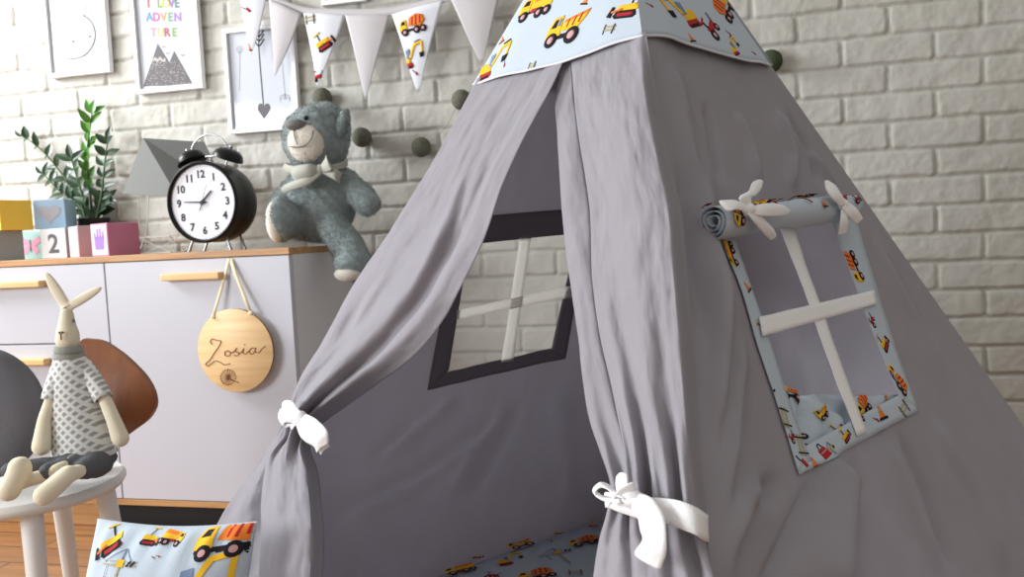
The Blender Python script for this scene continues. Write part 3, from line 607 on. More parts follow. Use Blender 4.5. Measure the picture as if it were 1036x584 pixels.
# pillow with truck print
pil = thing('truck_pillow', 'pale blue pillow with yellow excavator and truck print leaning in front of white chair', 'pillow', (-.78, -1.2, 0))
ux = at_d(259, 529, 1.07)-at_d(94, 526, 1.14); ux /= np.linalg.norm(ux); uy = np.array([.0, .42, 1.]); uy -= ux*(uy@ux); uy /= np.linalg.norm(uy); un = np.cross(ux, uy)
un = un if un[1] < 0 else -un; hw = .131; ptop = (at_d(177, 526, 1.105)); hh = .168; pc = ptop-uy*hh
def pilS(sgn):
    def f(a, b, h):
        a = np.asarray(a, float); b = np.asarray(b, float); u = a/hw; v = b/hh; pin = .90+.10*np.abs(u)**1.5*np.abs(v)**1.5
        px_ = a*(1-.055*(1-v**2)*0-.06*np.cos(v*math.pi/2)); py_ = b*(1-.05*np.cos(u*math.pi/2))
        t = .055*(np.clip(1-np.abs(u)**2.6, 0, 1)*np.clip(1-np.abs(v)**2.6, 0, 1))**.6
        t = t+.0022*np.sin(u*17+v*4)*np.clip(1-np.abs(v), 0, 1)*np.clip((1-np.abs(u))*3, 0, 1)+.003*sstep(.55, .95, v)*np.sin(u*24)*np.clip((1-np.abs(u))*4, 0, 1)*np.clip((1-v)*8, 0, 1)
        return pc+px_[..., None]*ux+py_[..., None]*uy+(sgn*t+h)[..., None]*un
    return f
mb = MB(); uu = np.sin(np.linspace(-math.pi/2, math.pi/2, 46)); Ag, Bg = np.meshgrid(uu*hw, uu*hh); pf = pilS(1); mb.grid(pf(Ag, Bg, 0), M['print']); mb.grid(pilS(-1)(Ag, Bg, 0), M['print'])
def pp(px, py):  # pixel -> pillow coords
    w = on_plane(px, py, pc+un*.03, un)-pc; return np.array([w@ux, w@uy])
pins = lambda a, b: abs(a) < hw*.985 and abs(b) < hh*.985
for px, py, nm, s, ang, fp in [(108, 543, 'dozer', 40, .6, True), (152, 537, 'dozer', 24, -.1, False), (173, 538, 'truck', 26, -.1, True), (226, 541, 'mixer', 62, .12, False), (124, 574, 'crane', 44, 0, False), (204, 588, 'excavator', 72, .05, False), (252, 563, 'cone', 12, .2, False), (160, 559, 'spade', 6, .4, False), (165, 558, 'spade', 6, .4, False), (150, 630, 'dump', 50, .1, False), (225, 640, 'truck', 50, 0, False), (120, 660, 'mixer', 40, .2, False), (180, 690, 'excavator', 60, 0, False)]:
    decal(mb, nm, pp(px, py), s*1.12/FOC, ang, pf, .006, pins, flip=fp, lift=.0008)
mb.build('pillow_cover', pil)

# ------------------------------------------------------------------ cabinet
XR, XL, YF, ZT = -.975, -2.45, -.40, .738
cab = thing('sideboard', 'white sideboard with honey wood top and pale wood bar handles', 'cabinet', ((XR+XL)/2, YF/2, 0))
ZB = .068
mb = MB(); mb.box((XL, YF+.02, ZB+.016), (XR, -.03, ZT-.017), M['white'], .001); mb.build('carcass', cab, smooth=False)
mb = MB(); mb.box((XL-.002, YF-.002, ZT-.017), (XR+.002, -.03, ZT), M['wood'], .0015); mb.build('wooden_top', cab, smooth=False)
mb = MB(); mb.box((XL, YF, ZB), (XR, -.03, ZB+.016), M['wood'], .001); mb.build('wooden_base', cab, smooth=False)
mb = MB(); mb.box((-1.60, YF+.04, 0), (XR-.02, -.05, ZB), M['gapshade']); mb.build('plinth', cab, smooth=False)  # solid black fill standing for the shade in the gap below the cabinet
mb = MB(); mb.box((XL+.03, YF+.02, 0), (-1.604, -.05, ZB), M['wood'], .002); mb.build('plinth', cab, smooth=False)['label'] = 'honey wood plinth'
sx = on_y(107, 290, YF)[0]; sz = on_y(60, 348, YF)[2]
def front(name, x0, x1, z0, z1, hx0, hx1, hz):
    mb = MB(); mb.box((x0, YF, z0), (x1, YF+.018, z1), M['wfront'], .0012); d = mb.build(name, cab, smooth=False)
    mb = MB(); mb.box((hx0, YF-.024, hz-.009), (hx1, YF+.001, hz+.009), M['handle'], .003); mb.build('handle', d, smooth=False)
a, b = on_y(165, 281, YF-.012), on_y(224, 280, YF-.012); front('door', sx+.002, XR-.0005, ZB+.018, ZT-.019, a[0], b[0], a[2])
a, b = on_y(-30, 289, YF-.012), on_y(43, 287, YF-.012); front('drawer', sx-.50, sx-.002, sz+.002, ZT-.019, a[0], b[0], b[2])
a, b = on_y(-30, 369, YF-.012), on_y(48, 366, YF-.012); front('drawer', sx-.50, sx-.002, sz-.22, sz-.002, a[0], b[0], b[2])
front('drawer', sx-.50, sx-.002, ZB+.018, sz-.224, a[0], b[0], ZB+.16)
front('door', XL+.001, sx-.504, ZB+.018, ZT-.019, sx-.62, sx-.53, a[2]+.2)

# name disc on ribbon
yd = YF-.016
dc = on_y(239, 354.5, yd); rd = abs(on_y(277, 354, yd)[0]-on_y(201, 354, yd)[0])/2
disc = thing('name_plaque', 'round plywood name plaque with burnt script hanging on white cabinet door', 'plaque', (dc[0], yd, dc[2]-rd))
mb = MB(); RY = align((0, -1, 0)); mb.lathe(dc, [(0, 0), (rd-.001, 0), (rd, .0008), (rd, .0055), (rd-.0008, .006), (0, .006)], M['disc'], 64, align((0, -1, 0)))
mb.lathe(dc, [(rd+.0002, .0006), (rd+.0002, .0054)], M['burnt'], 64, align((0, -1, 0)))
dk = mb.build('disc', disc)
mb = MB(); zz = lambda x, y: on_y(180+x/3.433, 240+y/3.433, yd-.0066)
def stroke(mb, pts, r, m, n=40, conv=zz):
    Q = spline(pts, n); mb.tube([conv(*q) for q in Q], r, m, 6)
for st in ([(120, 374), (112, 363), (119, 353), (132, 358), (150, 361), (146, 372), (128, 400), (108, 430), (96, 441), (100, 448), (114, 441), (130, 430), (145, 434), (160, 443), (181, 440)], [(173, 394), (163, 400), (165, 411), (175, 413), (183, 404), (175, 395), (182, 400), (192, 400)], [(190, 403), (205, 386), (199, 396), (212, 402), (205, 412), (194, 410)], [(212, 406), (222, 398), (229, 387), (226, 402), (234, 406), (246, 395)], [(268, 386), (256, 386), (248, 398), (255, 407), (266, 398), (270, 384), (269, 399), (279, 402), (292, 388), (304, 379)]):
    stroke(mb, st, .0011, M['burnt'])
stroke(mb, [(231, 373), (233, 375)], .0014, M['burnt'], 4)
for k in range(18):
    q = k/18*2*math.pi+.1; stroke(mb, [(174, 488), (174+29*math.cos(q), 487+29*math.sin(q))], .0006, M['burnt'], 4)
    stroke(mb, [(174+29*math.cos(q), 487+29*math.sin(q)), (174+24*math.cos(q+.2), 487+24*math.sin(q+.2))], .0007, M['burnt'], 4)
stroke(mb, [(174, 488), (190, 498), (212, 506)], .0011, M['burnt'], 10)
mb.build('burnt_lettering', dk)
mb = MB()
tp = on_y(232.5, 262, YF-.004)
for hx, hy in ((215.5, 320.5), (253.5, 317)):
    e = on_y(hx, hy, yd-.007); s_ = 1 if hx > 232 else -1; wv = np.array([.0045, 0, .001])
    P = [[tp+s_*np.array([.002, 0, 0])-wv, tp+s_*np.array([.002, 0, 0])+wv]]
    for t in (.3, .7, 1): P.append([tp+(e-tp)*t-wv, tp+(e-tp)*t+wv])
    mb.grid(np.array(P), M['ribbon']); mb.ell(e, (.006, .0025, .005), M['ribbon'], nu=10, nv=6)
mb.build('ribbon', disc, solid=.001)

# ------------------------------------------------------------------ toy blocks on the cabinet
BS = .087
def block(label, px, y, z, ang, col, group=None, deco=None, name='toy_block', face_col=None):
    c = on_y(px, 250, y); c[2] = z; R = rotz(ang)
    t = thing(name, label, 'block', c, 'card toy blocks on the sideboard')
    mb = MB(); mb.box(c+np.array([-BS/2, -BS/2, 0]), c+np.array([BS/2, BS/2, BS]), mat(name+str(col), col, .6, .3), .0015, R, c); cube = mb.build('cube', t, smooth=False)
    if deco:
        mb = MB()
        def S(face, x, y, h=.0008):     # x,y in -0.5..0.5 on face 0 (front -y) or 1 (left -x) or 2 (right +x)
            f = [(np.array([1, 0, 0]), np.array([0, -1, 0])), (np.array([0, -1, 0]), np.array([-1, 0, 0])), (np.array([0, 1, 0]), np.array([1, 0, 0]))][face]
            l = f[0]*x*BS+np.array([0, 0, BS*(y+.5)])+f[1]*(BS/2+h); return c+R@l
        deco(mb, S); mb.build('printed_picture', cube, smooth=False)
    return t
def dpoly(mb, S, face, pts, m, h=.0008): mb.poly([S(face, x, y, h) for x, y in pts], m)
pink = mat('print_rose', (226, 150, 180), .6); lil = mat('print_lilac', (150, 120, 205), .6); palepink = mat('print_pale_pink', (238, 206, 222), .6); greyp = mat('print_soft_grey', (168, 168, 176), .6); palegrey = mat('print_pale_grey', (216, 218, 222), .6)
def d_heart(mb, S):
    t = np.linspace(0, 2*math.pi, 40); pts = [(.022*16*math.sin(q)**3, .022*(13*math.cos(q)-5*math.cos(2*q)-2*math.cos(3*q)-math.cos(4*q))+.03) for q in t[:-1]]; dpoly(mb, S, 0, pts, greyp)
def d_bfly(mb, S):
    for s in (1, -1):
        dpoly(mb, S, 0, [(s*.02, 0), (s*.1, .2), (s*.34, .32), (s*.4, .12), (s*.22, -.02)], pink); dpoly(mb, S, 0, [(s*.02, 0), (s*.22, -.04), (s*.32, -.2), (s*.2, -.34), (s*.06, -.16)], pink)
    dpoly(mb, S, 0, [(-.02, -.24), (.02, -.24), (.02, .2), (-.02, .2)], M['ink_grey'], .001)
def d_two(mb, S):
    v, f = glyph('2', .02); mb.add([S(0, p[0]*.62, p[1]*.62) for p in v], f, M['ink_grey']); dpoly(mb, S, 2, [(-.5, -.5), (.5, -.5), (.5, .5), (-.5, .5)], greyp, .0006)
def d_hand(mb, S):
    dpoly(mb, S, 0, [(-.46, -.46), (.46, -.46), (.46, .46), (-.46, .46)], palepink, .0006)
    dpoly(mb, S, 0, [(-.26, -.3), (.26, -.3), (.32, .1), (-.3, .1)], lil, .001)
    for x, l in ((-.24, .22), (-.08, .34), (.08, .36), (.24, .26)): dpoly(mb, S, 0, [(x-.055, .08), (x+.055, .08), (x+.05, l), (x-.05, l)], lil, .001)
def d_curl(mb, S):
    mb.tube([S(0, .25*math.cos(q)*(1-q/9), .3*math.sin(q)*(1-q/9)) for q in np.linspace(-.5, 4.4, 30)], .0022, M['ink_grey'], 6)
def d_c(mb, S): dpoly(mb, S, 0, [(-.42, -.42), (.42, -.42), (.42, .42), (-.42, .42)], palepink)
block('grey toy block under the yellow block at the left edge', 4, -.24, ZT, -.62, (142, 150, 152))
block('teal block with a pink butterfly on the sideboard', 41, -.085, ZT, .12, (160, 198, 194), deco=d_bfly)
block('pale grey block with the digit two on the sideboard', 66, -.185, ZT, .0, (216, 220, 224), deco=d_two)
block('dusty grey pink plain block touching the dark pink block', 92, -.255, ZT, -.58, (202, 178, 184), deco=d_c)
block('dark pink block with a purple hand on its pale side', 117.5, -.335, ZT, -.40, (208, 134, 164), deco=d_hand)
block('yellow block with grey curl on top of the grey block', 13, -.24, ZT+BS+.0005, -.42, (242, 208, 84), deco=d_curl)
block('pale blue block with a grey heart on top of other blocks', 59, -.16, ZT+BS+.0005, .38, (156, 186, 208), deco=d_heart)

# ------------------------------------------------------------------ alarm clock
cy_ = -.27; dpt = .105; cr = .1075
fcx = on_y(205, 204.6, cy_-.03)
vw = ray(202.5, 204.6)*np.array([1, 1, 0]); dirf = rotz(-.64)@(-vw/np.linalg.norm(vw))
rgt = np.cross(np.array([0, 0, 1.]), -dirf)*-1; rgt = np.cross(dirf, [0, 0, 1.])*-1
upv = np.array([0, 0, 1.]); rgt = np.cross(upv, dirf); rgt /= np.linalg.norm(rgt)
if rgt @ AR < 0: rgt = -rgt
clk = thing('alarm_clock', 'large black twin bell alarm clock with white dial on the sideboard', 'clock', (fcx[0], fcx[1], ZT))
Rk = np.stack([rgt, upv, dirf], 1)
def CK(x, y, h=0): return fcx+rgt*x+upv*y+dirf*h
mb = MB()
P = []
for r, z in [(0, -dpt), (cr*.82, -dpt), (cr*.95, -dpt*.93), (cr*1.0, -dpt*.75), (cr*1.01, -dpt*.4), (cr, -.012), (cr*1.02, -.004), (cr*1.02, .004), (cr*.97, .008), (cr*.93, .004), (cr*.925, -.004)]:
    P.append([CK(r*math.cos(q), r*math.sin(q), z) for q in np.linspace(0, 2*math.pi, 64, endpoint=False)])
mb.grid(np.array(P), M['black'], wrap=True); mb.build('case', clk)
mb = MB(); mb.poly([CK(cr*.93*math.cos(q), cr*.93*math.sin(q), -.002) for q in np.linspace(0, 2*math.pi, 64, endpoint=False)], M['dial']); dl = mb.build('dial', clk, smooth=False)
mb = MB()
for i in range(1, 13):
    q = math.pi/2-i*math.pi/6; v, f = glyph(str(i), .034); s = .0195
    mb.add([CK(cr*.70*math.cos(q)+p[0]*s, cr*.70*math.sin(q)+p[1]*s, -.0012) for p in v], f, M['ink'])
for i in range(60):
    q = i*math.pi/30; a, b = cr*.885, cr*(.905 if i % 5 else .93)*.99; w = .0006
    mb.add([CK(a*math.cos(q)-w*math.sin(q), a*math.sin(q)+w*math.cos(q), -.0012), CK(a*math.cos(q)+w*math.sin(q), a*math.sin(q)-w*math.cos(q), -.0012), CK(b*math.cos(q)+w*math.sin(q), b*math.sin(q)-w*math.cos(q), -.0012), CK(b*math.cos(q)-w*math.sin(q), b*math.sin(q)+w*math.cos(q), -.0012)], [(0, 1, 2, 3)], M['ink'])
mb.build('numerals', dl, smooth=False)
def hand(ang, l, w0, w1, back, h, m=M['ink']):
    mb = MB(); d = (math.sin(ang), math.cos(ang)); n_ = (d[1], -d[0])
    pts = [(-back, w0), (-back, -w0), (l, -w1), (l, w1)]
    mb.slab([CK(d[0]*a+n_[0]*b, d[1]*a+n_[1]*b, h) for a, b in pts], dirf*.0008, m); mb.build('hand', dl, smooth=False)
hand(math.radians(273), .058, .0022, .0014, .012, .001); hand(math.radians(47), .042, .0034, .0024, .008, .0022); hand(math.radians(207), .026, .0014, .0008, .0, .0004); hand(math.radians(22), .05, .0005, .0004, .022, .0034)
mb = MB(); mb.lathe(CK(0, 0, 0), [(.005, 0), (.005, .005), (0, .005)], M['ink'], 16, Rk); mb.build('hub', dl)
for s in (-1, 1):
    bc = CK(s*.058, cr+.012, -dpt*.42); ad = rgt*s*.42+upv; ad /= np.linalg.norm(ad); Rb = align(ad)
    mb = MB(); mb.lathe(bc, [(0, .024), (.012, .0235), (.026, .020), (.036, .011), (.040, 0), (.0405, -.006), (.038, -.006), (.034, .004), (0, .012)], M['black'], 32, Rb); be = mb.build('bell', clk)
    mb = MB(); mb.tube([CK(s*.046, cr*.86, -dpt*.42), bc+ad*.03], .003, M['chrome']); mb.ell(bc+ad*.029, .0055, M['chrome'], nu=12, nv=8); mb.build('bell_post', be)
mb = MB(); mb.tube([CK(.058*math.cos(q)*1.02, cr+.022+.055*math.sin(q), -dpt*.42) for q in np.linspace(.05, math.pi-.05, 28)], .0024, M['chrome']); mb.build('carrying_handle', clk)
mb = MB(); mb.tube([CK(0, cr*.95, -dpt*.4), CK(.004, cr+.018, -dpt*.4)], .002, M['chrome']); mb.tube([CK(-.010, cr+.018, -dpt*.4), CK(.018, cr+.018, -dpt*.4)], .004, M['chrome']); mb.build('hammer', clk)
for s in (-1, 1):
    for dd in (-.02, -.085):
        a = CK(s*.05, -cr*.84, dd); b = CK(s*.066, 0, dd+.004); b[2] = ZT+.0005; mb = MB(); mb.tube([a, b], [.003, .0045], M['chrome'], 10); mb.build('foot', clk)

# ------------------------------------------------------------------ geometric lamp
lt = thing('table_lamp', 'grey folded paper lamp on thin white wire legs behind the clock', 'lamp', (*on_y(165, 250, -.13)[:2], ZT))
yl = -.13; T1 = on_y(144.5, 139.5, yl-.03); T2 = on_y(207, 143.5, yl+.03); B1 = on_y(124, 196, yl-.05); B2 = on_y(180, 199.5, yl-.09); B3 = on_y(232, 196, yl+.02); B4 = on_y(168, 194, yl+.07)
mb = MB(); V = [T1, T2, B1, B2, B3, B4]; mb.add(V, [(0, 2, 3), (0, 3, 4, 1), (1, 4, 5), (0, 1, 5, 2), (2, 5, 4, 3)], M['shade']); mb.build('lamp_shade', lt, smooth=False, bevel=.001)
mb = MB(); hub = (B1+B2+B3+B4)/4
for a, e in ((B1*.7+B2*.3, (140, -.15)), (B2*.7+B3*.3, (172, -.15)), (B3*.6+B4*.4, (188, -.06)), (B1*.4+B4*.6, (146, -.05))):
    q = on_y(e[0], 250, e[1]); q[2] = ZT+.002; mb.tube([a, q], .0014, M['wire'], 6)
qs = [on_y(x, 250, y) for x, y in ((140, -.15), (172, -.15), (188, -.06), (146, -.05), (140, -.15))]
for zz_ in (ZT+.002, ZT+.05): mb.tube([np.array([q[0], q[1], zz_]) for q in qs], .0014, M['wire'], 6)
for i in range(4): mb.tube([np.array([qs[i][0], qs[i][1], ZT+.05]), np.array([qs[i+1][0], qs[i+1][1], ZT+.002])], .0012, M['wire'], 6)
mb.build('wire_base', lt)

# ------------------------------------------------------------------ potted plant
yp = -.062; pb = on_y(95, 226, yp)
pl = thing('potted_plant', 'green leafy plant in small black pot behind the toy blocks', 'plant', (pb[0], yp, ZT))
pr = .045; ptz = on_y(95, 221, yp)[2]
mb = MB(); mb.lathe((pb[0], yp, ZT), [(0, 0), (pr*.75, 0), (pr*.8, .004), (pr, ptz-ZT-.008), (pr*1.04, ptz-ZT-.006), (pr*1.04, ptz-ZT), (pr*.94, ptz-ZT), (pr*.92, ptz-ZT-.012), (0, ptz-ZT-.012)], M['pot'], 32); pot = mb.build('pot', pl)
mb = MB(); mb.lathe((pb[0], yp, ptz-.011), [(pr*.92, 0), (pr*.5, .004), (0, .003)], M['soil'], 24); mb.build('soil', pot)
def leaf(mb, base, d, up, l, w, m):
    d = d/np.linalg.norm(d); s = np.cross(d, up); s /= np.linalg.norm(s)+1e-9; nn = np.cross(s, d); P = []
    for i in range(8):
        u = i/7; ww = w*math.sin(math.pi*min(1, u**.8*.985+.012))**.9
        P.append([base+d*l*u+s*ww*q+nn*(abs(q)*ww*.3-.10*l*u*u) for q in (-1, -.5, 0, .5, 1)])
    mb.grid(np.array(P), m)
stems = [([(88, 226), (80, 200), (62, 175), (40, 150), (24, 138)], 0, -.05), ([(92, 226), (84, 200), (78, 180), (72, 160)], 0, -.09), ([(94, 226), (91, 195), (88, 160), (93, 115)], 1, -.06), ([(97, 226), (103, 195), (106, 165), (109, 142)], 0, -.07), ([(90, 226), (80, 208), (62, 195), (44, 176)], 0, -.04), ([(97, 226), (100, 212), (108, 202)], 0, -.05), ([(90, 226), (86, 214), (80, 204)], 0, -.05)]
for pts, fresh, ye in stems:
    n = len(pts); Q = spline([on_y(x, y, yp+(ye-yp)*i/(n-1)) for i, (x, y) in enumerate(pts)], 24); Q[0][2] = min(Q[0][2], ptz-.006)
    mb = MB(); mb.tube(Q, np.linspace(.0042, .0018, 24), M['stem'], 8); ml = M['leaf2'] if fresh else M['leaf']
    L = len(Q); k = 0
    for i in range(7 if n > 3 else 4, L, 2 if fresh else 3):
        t = Q[min(i+1, L-1)]-Q[i-1]; t /= np.linalg.norm(t)
        for sd in (1, -1):
            side = np.cross(t, np.array([0.1, 1, .1])); side /= np.linalg.norm(side)
            dd = t*.55+side*sd*(.35 if fresh else .8)+np.array([0, RNG.uniform(-.6, .4), RNG.uniform(-.1, .3)])
            leaf(mb, Q[i], dd, np.array([.25, -1., .45]), RNG.uniform(.042, .056), RNG.uniform(.010, .013), ml)
    leaf(mb, Q[-1], Q[-1]-Q[-3], np.array([.25, -1., .4]), .045, .011, ml)
    o = mb.build('leafy_stem', pl)
    if fresh: o['label'] = 'bright green upright leafy stem'

# ------------------------------------------------------------------ soft toys: blobs fused into one skin
def blob(name, prims, m, parent, voxel=.006, smooth=6, noise=0, nscale=60, fur=0, furlen=.01, furm=None):
    mb = MB()
    for p in prims:
        if p[0] == 'e': mb.ell(p[1], p[2], m, p[3] if len(p) > 3 else None, 28, 18)
        else:
            a, b, r0, r1 = p[1:5]; a = np.array(a); b = np.array(b); d = b-a; L = np.linalg.norm(d); R = align(d); prof = []
            for q in np.linspace(-math.pi/2, 0, 7): prof.append((r0*math.cos(q), r0*math.sin(q)))
            for q in np.linspace(0, math.pi/2, 7): prof.append((r1*math.cos(q), L+r1*math.sin(q)))
            prof[0] = (0, -r0); prof[-1] = (0, L+r1); mb.lathe(a, prof, m, 24, R)
    o = mb.build(name, parent)
    md = o.modifiers.new('r', 'REMESH'); md.mode = 'VOXEL'; md.voxel_size = voxel; md.use_smooth_shade = True
    md = o.modifiers.new('s', 'SMOOTH'); md.iterations = smooth; md.factor = .5
    dg = bpy.context.evaluated_depsgraph_get(); me = bpy.data.meshes.new_from_object(o.evaluated_get(dg)); o.modifiers.clear()
    old = o.data; o.data = me; bpy.data.meshes.remove(old)
    n = len(me.vertices); V = np.zeros(n*3); me.vertices.foreach_get('co', V); V = V.reshape(-1, 3)
    Nn = np.array([v.normal[:] for v in me.vertices])
    if noise:
        V = V+Nn*(noise*(fbm(V[:, 0]*nscale+V[:, 2]*31, V[:, 1]*nscale+V[:, 2]*nscale*.8, 3, 3)))[:, None]; me.vertices.foreach_set('co', V.ravel())
    if fur:
        me.calc_loop_triangles(); T = np.array([t.vertices[:] for t in me.loop_triangles]); a, b, c = V[T[:, 0]], V[T[:, 1]], V[T[:, 2]]
        ar = np.linalg.norm(np.cross(b-a, c-a), axis=1); rg = np.random.default_rng(5); k = rg.choice(len(T), fur, p=ar/ar.sum()); u = rg.random((fur, 2)); f_ = u.sum(1) > 1; u[f_] = 1-u[f_]
        P = a[k]+(b-a)[k]*u[:, :1]+(c-a)[k]*u[:, 1:]; nn = Nn[T[k, 0]]; d = nn+rg.normal(0, .45, (fur, 3))+np.array([0, 0, -.35]); d /= np.linalg.norm(d, axis=1)[:, None]
        s = np.cross(d, rg.normal(0, 1, (fur, 3))); s /= np.linalg.norm(s, axis=1)[:, None]; l = furlen*rg.uniform(.6, 1.2, fur)[:, None]
        vs = np.concatenate([P-s*.0006, P+s*.0006, P+d*l], 1).reshape(-1, 3)
        bm = bmesh.new(); bm.from_mesh(me); nv = [bm.verts.new(v) for v in vs]
        for i in range(fur): bm.faces.new(nv[3*i:3*i+3])
        bm.to_mesh(me); bm.free()
    if not me.materials: me.materials.append(m)
    me.polygons.foreach_set('use_smooth', [True]*len(me.polygons)); me.update()
    return o
# teddy
YT = -.2
T = lambda x, y, Y=YT: on_y(x, y, Y)
bear = thing('teddy_bear', 'grey teal plush teddy bear sitting on the end of the sideboard', 'teddy bear', (*T(322, 248)[:2], ZT))
bo = T(324, 212); bo[2] = max(bo[2], ZT+.119)
hd = T(320, 141, YT-.03)
prims = [('e', bo+np.array([0, 0, .0]), (.098, .085, .112)), ('e', bo+np.array([.004, .0, .08]), (.07, .065, .07)), ('e', hd, (.088, .085, .090)), ('e', hd+np.array([.012, .02, .03]), (.072, .07, .07)),
  ('c', T(350, 180), T(371, 205, YT-.02), .026, .037), ('c', T(298, 186), T(286, 206, YT-.05), .026, .034),
  ('c', T(338, 232, YT-.04), T(352, 250, YT-.05), .042, .042), ('c', T(352, 250, YT-.05), T(357, 262, YT-.07), .043, .045), ('e', T(357, 267, YT-.08), (.049, .055, .043)),
  ('c', bo+np.array([-.05, -.03, -.06]), T(288, 222, YT-.10)+np.array([0, 0, .004]), .043, .044), ('e', T(284, 222, YT-.11), (.036, .045, .060))]
body = blob('body', prims, M['teal'], bear, .007, 4, .005, 70, 30000, .0065)
def bear_ear(c, r, R): blob('ear', [('e', c, r, R)], M['teal'], bear, .005, 2, .004, 70, 2500, .0065)
_t = .35; bear_ear(T(345, 127, YT-.04), (.018, .034, .046), rotz(.5)@np.array([[math.cos(_t), 0, math.sin(_t)], [0, 1, 0], [-math.sin(_t), 0, math.cos(_t)]]))
bear_ear(T(330, 116, YT+.09), (.03, .018, .034), rotz(.2))
mz = T(311, 144, YT-.085)
muz = blob('muzzle', [('e', mz, (.053, .042, .053)), ('e', mz+np.array([.004, .03, .0]), (.053, .04, .052))], M['cream'], bear, .006, 4, .002, 80, 3500, .004)
mb = MB(); nc = T(299, 126.5, YT-.115); mb.ell(nc, (.026, .018, .014), M['nose'], rotz(.2)); mb.build('nose', bear)
mb = MB()
q_ = [T(x, y, Y) for x, y, Y in ((300, 131, YT-.125), (299.5, 138, YT-.132), (301, 147, YT-.134))]; mb.tube(q_, .0016, M['ink_grey'], 6)
def front_of(c, r, px, py, off=.003):
    d = ray(px, py); o = (CAM-c)/r; dd = d/r; A2 = dd@dd; B2_ = o@dd; C2 = o@o-1; D2 = B2_*B2_-A2*C2
    t = (-B2_-math.sqrt(D2))/A2 if D2 > 0 else -B2_/A2
    return CAM+d*t-d/np.linalg.norm(d)*off
rm = np.array([.053, .042, .053]); mb = MB()
mb.tube([front_of(mz, rm, x, y, .005) for x, y in spline([(297, 128), (297.5, 136), (301, 147)], 10)], .0015, M['ink_grey'], 6)
mb.tube([front_of(mz, rm, x, y, .005) for x, y in spline([(293, 148.5), (301, 149), (309, 147), (315, 140), (317, 132)], 20)], .0015, M['ink_grey'], 6)
mb.build('mouth_stitch', muz)
mb = MB(); ec = front_of(hd, np.array([.088, .085, .09]), 309.5, 119.5, .004); mb.ell(ec, .0065, M['black'], nu=14, nv=10); mb.build('eye', bear)
mb = MB(); sc_ = T(279, 224, YT-.125); mb.ell(sc_, (.024, .030, .054), M['cream']); mb.build('foot_sole', bear)
mb = MB(); sc_ = T(352, 277, YT-.105); mb.ell(sc_, (.036, .034, .020), M['cream']); mb.build('foot_sole', bear)
class Cam0:      # helper frame facing the room for ribbons on the bear
    n = np.array([0, -1., 0])
    @staticmethod
    def wp(px, py, h): return on_y(px, py, YT-h)
mb = MB(); bm_ = M['bownet']
mb.ell(T(324, 171, YT-.105), (.012, .010, .012), bm_, nu=12, nv=8)
ribbon(mb, Cam0, [(324, 168, 324, 175, .105, .105), (310, 166, 312, 180, .125, .12), (298, 168, 300, 184, .115, .115), (294, 172, 295, 178, .10, .10)], bm_)
ribbon(mb, Cam0, [(324, 168, 324, 175, .105, .105), (330, 158, 336, 172, .12, .125), (329, 157, 334, 165, .11, .11)], bm_)
ribbon(mb, Cam0, [(325, 169, 325, 175, .105, .105), (338, 170, 338, 182, .115, .115), (346, 175, 344, 186, .10, .10)], bm_)
ribbon(mb, Cam0, [(322, 171, 327, 175, .105, .105), (305, 180, 312, 187, .12, .12), (290, 186, 294, 193, .105, .11), (284, 191, 288, 196, .09, .09)], bm_)
ribbon(mb, Cam0, [(288, 165, 286, 172, .05, .05), (300, 168, 300, 176, .10, .10), (324, 168, 324, 175, .105, .105), (345, 164, 345, 171, .06, .06), (352, 160, 352, 168, .0, .0)], bm_)
mb.build('neck_bow', bear, solid=.0012, sub=1)

# ------------------------------------------------------------------ chair, rabbit, cushion
cc = np.array([-1.255, -.945, 0]); sr = .166; sz0, sz1 = .286, .312
ch = thing('kids_chair', 'small white round seat kids chair with walnut brown backrest', 'chair', cc)
mb = MB(); mb.lathe(cc, [(0, sz0), (sr-.02, sz0), (sr-.006, sz0+.003), (sr, sz0+.012), (sr, sz1-.008), (sr-.006, sz1), (sr-.02, sz1-.002), (0, sz1-.005)], M['chair'], 64); mb.build('seat', ch)
def leg(p, q, r0=.017, r1=.013):
    mb = MB(); mb.tube([p, p*.97+q*.03, q], [r0*.9, r0, r1], M['chair'], 20); mb.build('leg', ch)
def under(px, py, d, z): return at_d(px, py, d)
for ang in (-46, -172, 32, 112):
    q = math.radians(ang); d = np.array([math.cos(q), math.sin(q), 0]); leg(cc+d*.125+np.array([0, 0, sz0+.002]), cc+d*.155, .019, .014)
db = 1.60
bk = [(84, 343), (101, 345), (120, 356), (134, 368), (149, 385), (155.5, 398), (157, 411), (151, 423), (135, 436), (118, 448), (104, 458), (84, 466), (62, 466), (50, 452), (50, 430), (56, 395), (68, 356)]
bq = spline(bk+[bk[0]], 70)[:-1]; mb = MB(); bvec = AF*np.array([1, 1, 0]); bvec /= np.linalg.norm(bvec)
def bkp(x, y): return at_d(x, y, 1.585-.00001*(x-100)**2)
mb.slab([bkp(*q) for q in bq], bvec*.014, M['backwood']); mb.build('backrest', ch, bevel=.003)
mb = MB()
for x in (72, 98):
    t_ = bkp(x, 440)+bvec*.02; b_ = t_.copy(); b_[2] = sz0+.004; b_[:2] += (cc[:2]-b_[:2])*.10; mb.tube([t_, b_], .008, M['chair'], 10)
mb.build('backrest_post', ch)
